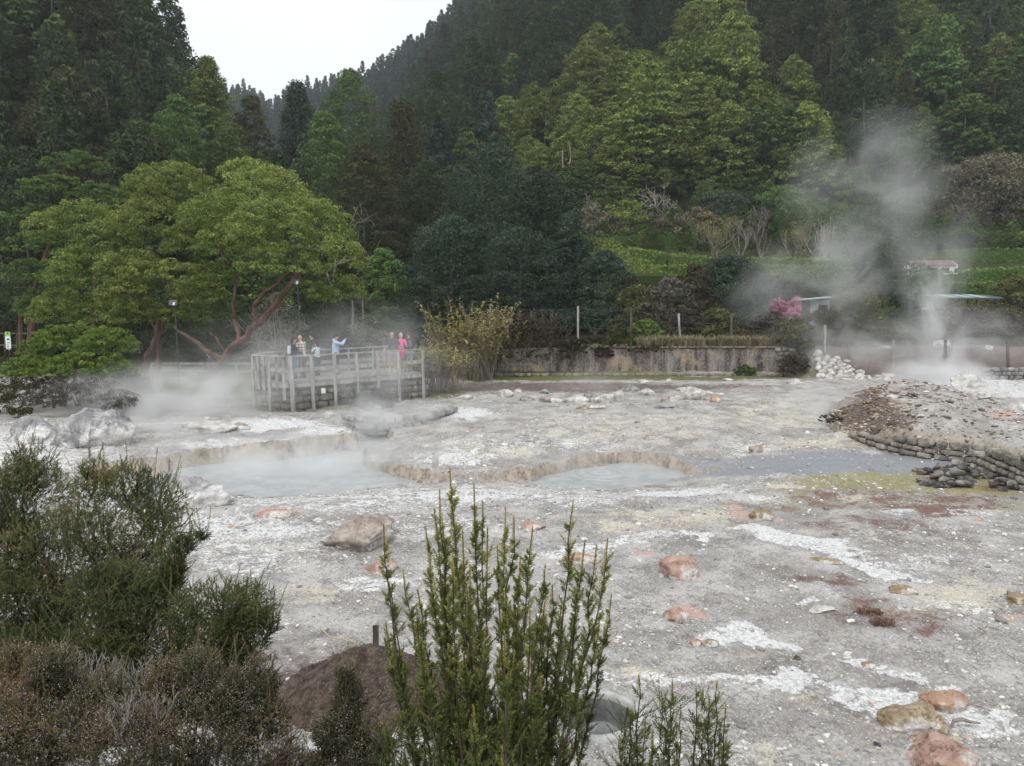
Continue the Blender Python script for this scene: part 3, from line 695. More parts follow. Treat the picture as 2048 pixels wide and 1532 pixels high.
# the spreading tree with the forked red trunk beside the platform
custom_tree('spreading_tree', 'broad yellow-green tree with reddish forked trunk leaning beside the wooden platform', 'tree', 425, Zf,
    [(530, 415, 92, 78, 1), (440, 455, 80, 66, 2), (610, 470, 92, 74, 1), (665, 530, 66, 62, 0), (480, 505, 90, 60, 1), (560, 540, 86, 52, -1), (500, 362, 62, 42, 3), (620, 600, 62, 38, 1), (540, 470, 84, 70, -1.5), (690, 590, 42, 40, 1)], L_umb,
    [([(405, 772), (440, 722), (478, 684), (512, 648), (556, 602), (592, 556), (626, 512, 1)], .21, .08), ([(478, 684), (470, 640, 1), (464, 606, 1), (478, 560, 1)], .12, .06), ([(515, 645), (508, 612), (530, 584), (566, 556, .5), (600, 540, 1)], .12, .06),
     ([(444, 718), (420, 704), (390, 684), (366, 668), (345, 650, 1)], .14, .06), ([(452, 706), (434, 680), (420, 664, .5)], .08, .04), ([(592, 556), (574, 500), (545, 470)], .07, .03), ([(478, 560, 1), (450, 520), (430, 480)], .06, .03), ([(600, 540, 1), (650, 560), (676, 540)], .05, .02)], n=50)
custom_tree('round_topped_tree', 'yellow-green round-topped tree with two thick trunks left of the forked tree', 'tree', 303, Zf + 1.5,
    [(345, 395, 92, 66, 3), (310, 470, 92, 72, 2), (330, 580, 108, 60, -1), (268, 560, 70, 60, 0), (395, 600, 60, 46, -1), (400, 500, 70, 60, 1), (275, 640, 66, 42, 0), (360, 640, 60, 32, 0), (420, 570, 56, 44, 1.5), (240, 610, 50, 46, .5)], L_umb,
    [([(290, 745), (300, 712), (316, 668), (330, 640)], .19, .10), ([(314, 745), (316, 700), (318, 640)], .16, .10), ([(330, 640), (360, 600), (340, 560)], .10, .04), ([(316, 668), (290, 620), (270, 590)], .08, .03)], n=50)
custom_tree('round_topped_tree', 'tall yellow-green tree at the left of the round-topped group', 'tree', 178, Zf + 3,
    [(170, 470, 66, 70, 2), (190, 560, 86, 70, 0), (150, 620, 74, 50, 0), (215, 500, 66, 60, 1), (135, 560, 50, 56, 1), (110, 470, 56, 44, 1), (110, 640, 54, 44, .5), (210, 640, 60, 44, -.5)], L_umb, [([(176, 745), (180, 690), (190, 620), (190, 540)], .22, .08)], n=46, base=.42)
custom_tree('layered_tree', 'green layered tree in tiers of dark foliage behind the yellow-green group', 'tree', 120, Zf + 10,
    [(150, 336, 66, 32, 1), (120, 385, 86, 34, 0), (195, 400, 58, 32, 0), (70, 440, 64, 32, 0), (160, 440, 84, 30, -1), (80, 500, 76, 36, -1), (60, 560, 58, 40, -1), (225, 430, 40, 40, 0), (95, 620, 60, 44, 0)], L_green,
    [([(60, 745), (64, 640), (80, 540), (120, 420)], .26, .08), ([(42, 745), (44, 600)], .2, .1)], n=50, flat=.4, base=.55, droop=.3)
custom_tree('low_bush', 'bright green rounded bush below the round-topped trees on the left', 'bush', 140, Zf - 5,
    [(140, 690, 74, 44, 0), (215, 700, 58, 46, -1), (90, 712, 52, 38, 0), (175, 740, 90, 40, -1.5), (60, 745, 50, 34, -1), (120, 748, 80, 36, -1), (225, 750, 50, 34, -1)], L_bright, [([(150, 770), (150, 700)], .08, .03)], n=50, base=.55, dens=1.3)

def mid_tree(name, label, cat, px, top, w, depth, kind, mat, leaf=None, group=None, n=34, pads=None, sink=.5, bark=None, trunk=True, wave=1.):
    o = base_at(px, depth); h = at(px, top, depth)[2] - o[2]; R = w * .5 * mpp(depth); leaf = leaf or 2.6 * mpp(depth)
    e = empty(name, tuple(o), 0, label, cat, group); mb = MB(); n = int(n * 1.5)
    pads = pads or int(np.clip(w * (h / mpp(depth)) / 75., 80, 600))
    P = profile_pts(h, R, pads, kind, .02, .2 * wave); P[:, 2] = np.maximum(P[:, 2], .15)
    core = rs.rand(len(P)) < .22; P[core, :2] *= rs.uniform(.3, .75, core.sum())[:, None]
    if kind == 'spire': P[:, 2] -= .10 * np.hypot(P[:, 0], P[:, 1])
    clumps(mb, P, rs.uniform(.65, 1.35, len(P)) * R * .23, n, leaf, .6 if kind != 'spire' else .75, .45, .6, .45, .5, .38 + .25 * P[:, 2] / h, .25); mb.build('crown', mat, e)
    if trunk: trunk_mb(h * .7, max(.05, R * .05)).build('trunk', bark or M_bark, e)
    return e

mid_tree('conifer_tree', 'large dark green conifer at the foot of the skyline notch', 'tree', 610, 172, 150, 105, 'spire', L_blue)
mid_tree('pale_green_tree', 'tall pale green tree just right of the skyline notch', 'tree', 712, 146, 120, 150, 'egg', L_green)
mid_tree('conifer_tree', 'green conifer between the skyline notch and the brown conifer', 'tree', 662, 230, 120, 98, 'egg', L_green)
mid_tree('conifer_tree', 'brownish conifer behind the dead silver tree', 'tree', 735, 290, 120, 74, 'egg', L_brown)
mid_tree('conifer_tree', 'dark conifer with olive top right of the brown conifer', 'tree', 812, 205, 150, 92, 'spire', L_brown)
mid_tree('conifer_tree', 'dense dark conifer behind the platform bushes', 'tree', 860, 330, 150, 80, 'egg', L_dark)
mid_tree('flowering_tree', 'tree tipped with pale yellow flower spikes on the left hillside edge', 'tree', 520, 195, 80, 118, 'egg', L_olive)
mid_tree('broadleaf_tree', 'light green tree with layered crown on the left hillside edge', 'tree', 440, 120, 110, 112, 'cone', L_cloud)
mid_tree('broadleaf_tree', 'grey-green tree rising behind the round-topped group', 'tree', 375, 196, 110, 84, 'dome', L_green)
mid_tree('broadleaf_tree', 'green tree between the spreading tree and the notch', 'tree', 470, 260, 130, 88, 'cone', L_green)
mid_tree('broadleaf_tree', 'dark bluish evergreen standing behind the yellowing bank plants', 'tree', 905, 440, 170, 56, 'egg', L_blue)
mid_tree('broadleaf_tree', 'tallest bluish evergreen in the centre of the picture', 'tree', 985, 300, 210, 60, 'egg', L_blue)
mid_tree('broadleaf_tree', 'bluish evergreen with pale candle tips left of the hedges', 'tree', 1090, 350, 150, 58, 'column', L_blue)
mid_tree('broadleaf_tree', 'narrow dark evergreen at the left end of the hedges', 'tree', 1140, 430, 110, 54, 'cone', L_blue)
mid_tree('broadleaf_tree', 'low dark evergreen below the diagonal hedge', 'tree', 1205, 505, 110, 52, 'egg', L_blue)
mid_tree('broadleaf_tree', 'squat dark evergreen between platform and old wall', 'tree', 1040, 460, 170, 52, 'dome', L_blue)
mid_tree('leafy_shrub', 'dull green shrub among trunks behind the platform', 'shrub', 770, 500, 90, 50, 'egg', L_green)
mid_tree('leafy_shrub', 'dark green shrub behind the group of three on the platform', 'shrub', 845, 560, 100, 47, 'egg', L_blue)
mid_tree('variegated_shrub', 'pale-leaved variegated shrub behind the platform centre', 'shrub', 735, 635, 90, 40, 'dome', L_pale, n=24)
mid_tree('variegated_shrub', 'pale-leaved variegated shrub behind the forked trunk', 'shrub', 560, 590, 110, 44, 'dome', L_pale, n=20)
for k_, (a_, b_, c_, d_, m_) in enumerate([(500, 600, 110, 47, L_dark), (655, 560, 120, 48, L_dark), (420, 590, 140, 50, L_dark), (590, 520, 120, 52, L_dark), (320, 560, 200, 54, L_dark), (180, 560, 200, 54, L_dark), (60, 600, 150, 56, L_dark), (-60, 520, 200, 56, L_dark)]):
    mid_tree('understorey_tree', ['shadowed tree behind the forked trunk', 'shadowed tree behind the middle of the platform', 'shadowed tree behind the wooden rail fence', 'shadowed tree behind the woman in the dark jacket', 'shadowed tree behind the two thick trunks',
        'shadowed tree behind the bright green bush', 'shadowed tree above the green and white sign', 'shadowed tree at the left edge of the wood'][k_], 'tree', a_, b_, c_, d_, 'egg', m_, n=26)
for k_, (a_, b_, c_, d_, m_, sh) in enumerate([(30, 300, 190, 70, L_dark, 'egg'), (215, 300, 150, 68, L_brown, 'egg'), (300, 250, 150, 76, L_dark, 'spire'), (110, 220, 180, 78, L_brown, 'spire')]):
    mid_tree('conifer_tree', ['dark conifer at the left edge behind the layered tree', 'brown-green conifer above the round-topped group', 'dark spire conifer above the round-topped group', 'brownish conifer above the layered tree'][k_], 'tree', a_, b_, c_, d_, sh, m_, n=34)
mid_tree('round_tree', 'dense round dark green tree above the right end of the old wall', 'tree', 1457, 516, 150, 55, 'dome', L_green, leaf=.09, base=None) if False else mid_tree('round_tree', 'dense round dark green tree above the right end of the old wall', 'tree', 1457, 516, 150, 55, 'dome', L_blue, n=60)
mid_tree('brown_shrub', 'reddish brown bare shrub above the middle of the old wall', 'shrub', 1335, 560, 110, 49, 'dome', L_greyb, n=34)
mid_tree('brown_shrub', 'olive brown shrub left of the round dark tree', 'shrub', 1385, 530, 80, 50, 'egg', L_heath, n=34)
mid_tree('leafy_shrub', 'olive green shrub behind the fence left of the brown shrub', 'shrub', 1275, 575, 110, 50, 'dome', L_olive, n=34)
mid_tree('leafy_shrub', 'small bright shrub behind the wire fence', 'shrub', 1290, 640, 60, 45, 'dome', L_bright, n=34)
mid_tree('leafy_shrub', 'yellow-green shrub right of the leaning fence post', 'shrub', 1430, 620, 80, 46, 'dome', L_olive, n=34)
mid_tree('grey_shrub', 'grey-brown shrub below the round dark tree', 'shrub', 1530, 630, 110, 45.5, 'dome', L_greyb, n=34)
mid_tree('grey_shrub', 'olive shrub left of the dark fence post by the pink bushes', 'shrub', 1590, 640, 70, 43.5, 'egg', L_olive, n=34)
mid_tree('blooming_shrub', 'cream-tipped olive shrub between pink bushes and steam', 'shrub', 1702, 572, 105, 48, 'dome', L_olive, n=50)
mid_tree('blooming_shrub', 'lower cream-tipped olive shrub beside the fence in the steam', 'shrub', 1668, 630, 70, 46, 'dome', L_olive, n=50)
mid_tree('grey_shrub', 'grey-green shrub behind the fence left of the steam column', 'shrub', 1745, 640, 110, 47, 'dome', L_olive, n=34)
mid_tree('grey_shrub', 'grey twiggy thicket right of the steam column', 'shrub', 1930, 620, 150, 50, 'dome', L_greyb, n=34)
mid_tree('grey_shrub', 'brown twiggy thicket under the open shed', 'shrub', 2010, 630, 130, 48, 'dome', L_heath, n=34)
mid_tree('leafy_shrub', 'grey-green leafy shrub at the right edge above the fence', 'shrub', 2030, 556, 110, 52, 'egg', L_olive, n=40)
mid_tree('dark_column_tree', 'tall dark tree seen through steam above the cream-tipped shrub', 'tree', 1762, 372, 130, 78, 'column', L_dark, n=50)
mid_tree('broadleaf_tree', 'bushy green tree right of the bare garden trees', 'tree', 1640, 400, 90, 100, 'egg', L_green)
mid_tree('broadleaf_tree', 'dark green shrub tree behind the bare hedge trees', 'tree', 1560, 380, 130, 108, 'dome', L_green)
mid_tree('broadleaf_tree', 'dark green shrub tree above the clipped hedge', 'tree', 1440, 390, 120, 110, 'dome', L_blue)
mid_tree('broadleaf_tree', 'yellow-green bush between the two silver dead trees', 'tree', 1250, 405, 100, 104, 'dome', L_cloud)
mid_tree('conifer_tree', 'slim grey-green conifer above the silver dead tree', 'tree', 1185, 290, 60, 118, 'spire', L_brown)
mid_tree('brown_thicket', 'brown leafless thicket on the slope above the white house', 'thicket', 1960, 320, 210, 112, 'dome', L_thick, n=40)
mid_tree('brown_thicket', 'brown leafless thicket at the right edge of the slope', 'thicket', 2070, 360, 130, 110, 'dome', L_thick, n=40)
mid_tree('brown_thicket', 'purple-brown thicket behind the clipped hedge', 'thicket', 1280, 430, 120, 106, 'dome', L_thick, n=34)
mid_tree('brown_thicket', 'brown thicket left of the silver dead tree', 'thicket', 1180, 420, 110, 104, 'dome', L_thick, n=34)
mid_tree('brown_thicket', 'pale brown thicket right of the taller silver dead tree', 'thicket', 1385, 420, 90, 106, 'dome', L_thick, n=34)

# pink bushes on the lawn
for (a_, b_, w_, d_, lb) in [(1551, 598, 30, 62, 'small pink flowering bush, leftmost on the garden lawn'), (1591, 597, 44, 61, 'largest pink flowering bush on the garden lawn'), (1591, 618, 46, 56, 'low pink flowering bush nearest the fence')]:
    mid_tree('pink_bush', lb, 'bush', a_, b_, w_, d_, 'dome', L_pink, n=40, trunk=False)

# hedges: walls of clipped foliage following the terraces
def hedge(label, line, h, w, depth_pts, mat=L_hedge, base=.5, leaf=.14):
    """line: (px, py of the top) at depths; stands on whatever ground lies below"""
    P = np.array([at(a, b, d) for (a, b), d in zip(line, depth_pts)]); mb = MB(); o = P[0].copy(); 
    L = np.linalg.norm(np.diff(P, axis=0), axis=1); T = np.concatenate([[0], np.cumsum(L)]); n = int(T[-1] * (h + w) * 2.6 / leaf)
    n = min(n, 26000); s = rs.rand(n) * T[-1]; c = np.stack([np.interp(s, T, P[:, i]) for i in range(3)], 1)
    i = np.clip(np.searchsorted(T, s) - 1, 0, len(L) - 1); dr = unit(P[i + 1] - P[i]); sd = unit(np.cross(dr, [0, 0, 1.]))
    f = rs.rand(n); top = f < w / (w + 1.4 * h); side = np.where(rs.rand(n) < .75, -1, 1) * np.sign(sd[:, 1] + 1e-6) * 1.
    bump = (fbm(c * .9, 3, 5) - .5) * .55
    off = np.where(top, rs.uniform(-.5, .5, n) * w, side * w * .5 + bump * side); dz = np.where(top, rs.uniform(-.1, .1, n) + bump, -rs.rand(n) * h)
    Q = c + sd * off[:, None] + np.array([0, 0, 1.]) * dz[:, None]; N = np.where(top[:, None], [0, 0, 1.], sd * side[:, None] + [0, 0, .5]) + rs.normal(size=(n, 3)) * .5
    core = []
    for k in range(len(L)):
        a, b = P[k], P[k + 1]; bar(mb, a - [0, 0, h * .5 + .3], b - [0, 0, h * .5 + .3], w * .8, h, .1)
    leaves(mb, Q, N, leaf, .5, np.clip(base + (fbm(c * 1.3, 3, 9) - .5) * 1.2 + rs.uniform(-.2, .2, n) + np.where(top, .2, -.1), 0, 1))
    ob = mb.build('hedge', mat); tag(ob, label, 'hedge'); return ob
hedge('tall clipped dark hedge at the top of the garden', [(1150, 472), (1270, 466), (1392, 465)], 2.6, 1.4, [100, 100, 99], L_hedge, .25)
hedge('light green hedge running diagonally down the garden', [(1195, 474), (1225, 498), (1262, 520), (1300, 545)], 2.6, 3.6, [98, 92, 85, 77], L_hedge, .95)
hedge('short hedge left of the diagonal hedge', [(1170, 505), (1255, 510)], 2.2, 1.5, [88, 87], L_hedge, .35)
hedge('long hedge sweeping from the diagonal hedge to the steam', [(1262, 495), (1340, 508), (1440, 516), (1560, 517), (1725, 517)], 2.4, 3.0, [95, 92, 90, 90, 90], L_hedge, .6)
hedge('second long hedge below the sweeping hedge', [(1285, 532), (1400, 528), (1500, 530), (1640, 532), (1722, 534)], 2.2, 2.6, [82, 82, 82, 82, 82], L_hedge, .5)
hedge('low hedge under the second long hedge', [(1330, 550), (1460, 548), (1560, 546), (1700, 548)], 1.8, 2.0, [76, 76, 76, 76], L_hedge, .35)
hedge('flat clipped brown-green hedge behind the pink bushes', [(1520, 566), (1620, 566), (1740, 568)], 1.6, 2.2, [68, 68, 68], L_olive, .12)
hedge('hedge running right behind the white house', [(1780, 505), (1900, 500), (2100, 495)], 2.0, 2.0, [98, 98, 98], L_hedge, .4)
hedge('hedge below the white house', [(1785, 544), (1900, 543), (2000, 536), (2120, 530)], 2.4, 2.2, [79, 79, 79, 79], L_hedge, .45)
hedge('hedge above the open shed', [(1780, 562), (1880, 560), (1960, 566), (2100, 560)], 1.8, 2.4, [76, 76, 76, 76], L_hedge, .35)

def ground_cover():
    W = []; y = 58.
    while y < 101:
        x = .09 * y
        while x < .75 * y: W.append((x + rs.uniform(-.9, .9), y + rs.uniform(-.9, .9))); x += 1.9
        y += 1.9
    W = np.array(W); qx, qy = plan(W[:, 0], W[:, 1], land(W[:, 0], W[:, 1]) + .2); lawn = (np.abs(qx - 1575) < 60) & (W[:, 1] > 56) & (W[:, 1] < 66); hs = np.hypot(W[:, 0] - at(1872, 540, 84)[0], (W[:, 1] - 84) * .55) < 5.; W = W[~(lawn | hs)]; Z = land(W[:, 0], W[:, 1]); cr = [c for c in kids(PROTO['cloud'][1]) if c.name.startswith('crown')][0]
    scatter('ground_cover', cr, np.stack([W[:, 0], W[:, 1], Z - .35, .07 * rs.uniform(.5, 1.15, len(W)), rs.uniform(0, 6.28, len(W))], 1))
ground_cover()
# bare trees ---------------------------------------------------------------------------------
def bare_tree(name, label, px, top, depth, mat, stems=1, depthlv=4, spread=.55, r=.12, up=.25, kids__=3, lean=0, tipleaf=None):
    o = base_at(px, depth); h = at(px, top, depth)[2] - o[2]; e = empty(name, tuple(o), 0, label, 'tree'); mb = MB(); tips = []
    for s in range(stems):
        a = rs.uniform(0, 6.28); d = (math.cos(a) * .22 * (stems > 1) + lean, math.sin(a) * .2 * (stems > 1), 1)
        branch(mb, (math.cos(a) * .15 * (stems > 1), math.sin(a) * .15 * (stems > 1), -.4), d, h * .42, r, depthlv, spread, up, 4, kids__, tips, .014 * depth / 60)
    mb.build('trunk', mat, e)
    if tipleaf and tips:
        m2 = MB(); T = np.repeat(np.array(tips), 7, 0); T = T + rs.normal(size=T.shape) * .35; leaves(m2, T, rs.normal(size=T.shape), .075, .4, rs.rand(len(T))); m2.build('crown', tipleaf, e)
    return e
bare_tree('bare_tree', 'bare tree with first golden leaves beside the clipped hedge', 1425, 418, 93, M_palebark, 3, 4, .5, .12, .4, 3, 0, L_yell)
bare_tree('bare_tree', 'purple-twigged bare tree in the row above the long hedge', 1522, 418, 93, M_palebark, 3, 4, .5, .14, .45, 3, 0, L_heath)
bare_tree('bare_tree', 'thin bare tree between the golden and the purple-twigged ones', 1472, 432, 94, M_dead, 2, 4, .45, .09, .5)
bare_tree('bare_tree', 'brown-leaved bare tree right of the purple-twigged one', 1573, 436, 92, M_palebark, 2, 4, .45, .10, .45, 3, 0, L_yell)
bare_tree('bare_tree', 'grey bare tree wrapped in steam at the end of the row', 1640, 432, 92, M_dead, 3, 4, .55, .11, .35)
bare_tree('dead_tree', 'silver dead tree with drooping twigs above the clipped hedge', 1325, 358, 108, M_dead, 1, 5, .7, .22, .02)
bare_tree('dead_tree', 'silver-brown dead tree beside the narrow dark evergreen', 1158, 362, 104, M_dead, 1, 5, .7, .22, .05)
bare_tree('dead_tree', 'silver dead snag in front of the brownish conifer', 690, 345, 66, M_dead, 1, 4, .85, .13, .0)
bare_tree('dead_tree', 'pale twisted dead branches on the slope at upper right', 1905, 190, 150, M_dead, 2, 3, .9, .3, .1)
bare_tree('dead_tree', 'bleached tall dead trunk with short side twigs on the right slope', 1455, 262, 124, M_dead, 1, 4, .9, .2, .0, 4)
bare_tree('dead_tree', 'second bleached dead trunk beside the brown conifers on the slope', 1542, 240, 124, M_dead, 1, 4, .9, .22, .0, 4)
bare_tree('dead_tree', 'tangle of grey dead branches behind the forked trunk', 545, 560, 41, M_dead, 4, 4, .8, .05, .1)
for (a_, b_, d_, lb) in [(1123, 300, 121, 'pole-straight pale dead trunk left of its twin on the slope'), (1137, 285, 122, 'pole-straight pale dead trunk right of its twin on the slope'), (727, 600, 41, 'grey trunk rising behind the middle of the platform'), (707, 600, 42, 'thinner grey trunk behind the middle of the platform')]:
    o_ = base_at(a_, d_); h_ = at(a_, b_, d_)[2] - o_[2]; r_ = .22 if d_ > 60 else .13; e_ = empty('snag_tree', tuple(o_), 0, lb, 'tree'); trunk_mb(h_, r_).build('trunk', M_dead if d_ > 60 else M_palebark, e_)

mid_tree('leafy_shrub', 'olive shrub hiding the foot of the open shed, left half', 'shrub', 1905, 606, 90, 54, 'dome', L_olive, n=34)
mid_tree('leafy_shrub', 'grey-green shrub hiding the foot of the open shed, right half', 'shrub', 1990, 604, 90, 54, 'dome', L_greyb, n=34)
mid_tree('leafy_shrub', 'olive shrub below the small shed', 'shrub', 1640, 622, 80, 49, 'dome', L_olive, n=34)
mid_tree('leafy_shrub', 'dark shrub between the small shed and the steam column', 'shrub', 1800, 590, 110, 55, 'dome', L_blue, n=40)
for k_, (a_, b_, c_, d_, m_, sh) in enumerate([(1180, 545, 110, 62, L_green, 'dome'), (1260, 560, 90, 58, L_heath, 'dome'), (1330, 575, 100, 60, L_green, 'dome'), (1540, 560, 90, 66, L_heath, 'dome'), (1850, 545, 80, 72, L_green, 'dome'), (2060, 540, 110, 70, L_green, 'dome'), (1230, 470, 70, 108, L_green, 'egg'), (1800, 470, 120, 104, L_green, 'egg'), (1900, 462, 110, 106, L_green, 'dome'), (2020, 470, 120, 104, L_cloud, 'dome'), (1720, 450, 100, 108, L_green, 'egg')]):
    mid_tree('leafy_shrub', ['green shrub left of the small garden roof', 'brown heath shrub below the diagonal hedge', 'green shrub below the second long hedge', 'brown shrub between round dark tree and pink bushes', 'green shrub below the white house', 'green shrub at the right edge above the shed', 'slim green shrub behind the left end of the tall hedge',
        'green shrub tree above the hedge left of the white house', 'green shrub tree directly above the white house', 'yellow-green shrub tree right of and above the white house', 'green shrub tree behind the dark column tree'][k_], 'shrub', a_, b_, c_, d_, sh, m_, n=34)
# undergrowth that fills the slopes below the crowns
U = []
y = 112.
while y < 330:
    x = -.75 * y
    while x < .75 * y:
        U.append((x + rs.uniform(-2, 2), y + rs.uniform(-2, 2))); x += 4.0 + .012 * y
    y += 4.0 + .012 * y
U2 = []
yy_ = 50.
while yy_ < 112:
    x = -.75 * yy_
    while x < .02 * yy_ or (yy_ > 99 and x < .75 * yy_):
        U2.append((x + rs.uniform(-1.2, 1.2), yy_ + rs.uniform(-1.2, 1.2))); x += 3.1
    yy_ += 3.1
U3 = [(a, b) for a, b in U2 if b > 99 and a > .05 * b]; U2 = [(a, b) for a, b in U2 if not (b > 99 and a > .05 * b)]
for nm, src_, W in (('undergrowth', PROTO['green'][0], U), ('undergrowth', PROTO['brown'][1], U2), ('undergrowth', PROTO['green'][1], U3)):
    W = np.array(W); Z = land(W[:, 0], W[:, 1]); cr = [c for c in kids(src_) if c.name.startswith('crown')][0]
    kk = .5 if src_ is PROTO['green'][0] else (.20 if src_ is PROTO['brown'][1] else .26)
    scatter(nm, cr, np.stack([W[:, 0], W[:, 1], Z - .8 * kk * 4, kk * rs.uniform(.7, 1.2, len(W)), rs.uniform(0, 6.28, len(W))], 1))
# ------------------------------------------------------------------ stones, boulders and pebbles
def stone_mat(name, a, b, rim=None, rough_white=.0, sc=3.5):
    t = NT(name); P = t.obj(); n = t.noise(sc, 8, .65, vec=P); f = t.noise(sc * 9, 5, .7, vec=P); v = t.attr('var', 'Fac')
    col = t.mix(t.step(t.math('ADD', t.math('MULTIPLY', n, .7), t.math('MULTIPLY', f, .3)), .38, .62), a, b)
    hs = t.n.new('ShaderNodeHueSaturation'); t.l.new(col, hs.inputs['Color']); t.l.new(t.math('ADD', t.math('MULTIPLY', v, .6), .7), hs.inputs['Value']); col = hs.outputs[0]
    if rim is not None:
        m = t.noise(sc * .8, 6, .7, vec=t.scale(P, (1., 1., .8))); g = t.n.new('ShaderNodeSeparateXYZ'); t.l.new(P, g.inputs[0])
        w = t.step(t.math('SUBTRACT', m, t.math('MULTIPLY', g.outputs[2], rim[1])), rim[0] - .05, rim[0] + .07); col = t.mix(w, col, t.mix(t.step(f, .3, .7), (.50, .49, .47), (.78, .77, .75)))
    ck = t.vor(sc * 1.1, vec=P, feature='DISTANCE_TO_EDGE'); wq = t.n.new('ShaderNodeVectorMath'); wq.operation = 'MULTIPLY_ADD'; t.l.new(t.noise(sc * 1.6, 5, .65, vec=P, color=True), wq.inputs[0]); wq.inputs[1].default_value = (.5, .5, .5); t.l.new(P, wq.inputs[2]); ck = t.vor(sc * .55, vec=wq.outputs[0], feature='DISTANCE_TO_EDGE'); ckm = t.step(t.math('ADD', ck, t.math('MULTIPLY', t.math('SUBTRACT', f, .35), .16)), .0, .05); col = t.mix(t.math('MULTIPLY', t.math('SUBTRACT', 1., ckm), .35), col, (.13, .11, .10)); h = t.math('ADD', t.math('ADD', n, t.math('MULTIPLY', f, .4)), t.math('MULTIPLY', ckm, .25)); return t.pbr(col, .92, .15, t.bump(h, .06, .9))
S_white = stone_mat('white_crusted_stone', (.38, .36, .34), (.70, .68, .65)); S_grey = stone_mat('grey_stone', (.17, .165, .16), (.40, .39, .38))
S_salmon = stone_mat('salmon_stone', (.38, .24, .19), (.54, .39, .33), (.53, .35)); S_orange = stone_mat('orange_stone', (.37, .23, .155), (.53, .38, .28), (.53, .5))
S_tan = stone_mat('ochre_tan_stone', (.24, .18, .11), (.48, .40, .28), (.52, .5)); S_dark = stone_mat('dark_stone', (.055, .053, .055), (.16, .155, .155)); S_pink = stone_mat('pinkish_grey_stone', (.26, .22, .20), (.50, .43, .37), (.50, .4))
S_wall = stone_mat('wall_stone', (.15, .14, .12), (.38, .35, .30)); S_wall2 = stone_mat('mossy_wall_stone', (.10, .095, .08), (.27, .245, .20)); S_outcrop = stone_mat('grey_outcrop', (.20, .20, .205), (.46, .45, .45), (.50, .18), sc=1.6)

def boulder(name, label, px, py, w, h, mat, seed, rz=0., dz=0., sub=4, rough=.35, cat='rock', deep=.75, group=None, z=0., cuts=7):
    """px,py: middle of the foot; w,h in photo pixels"""
    p = on(px, py, z); d = p[1]; k = mpp(d); a = w * k * .5 * 1.18; b = a * deep; p = at(px, py, d + b * .6)[:2]; x, y = p[0], d + b * .6
    z0 = lz(x, y); H = h * k * .92; V, F = rockshape(min(sub + 1, 5), seed, rough, 13); V = V * (1 - .10 * np.abs(fbm(V * 3.4 + seed, 3, seed + 3) - .5)[:, None] * 2 + (fbm(V * 7. + seed, 3, seed + 5) - .5)[:, None] * .10); V = V.copy(); V[:, 2] = np.where(V[:, 2] < -.25, -.25 + (V[:, 2] + .25) * .3, V[:, 2])
    V = V * np.array([a, b, H * .86]); c, s = math.cos(rz), math.sin(rz)
    mb = MB(); mb.add(V, F, .5); o = mb.build(name, mat, smooth=True); o.location = (x, y, z0 + H * .12 + dz); o.rotation_euler = (0, 0, rz)
    return tag(o, label, cat, group)

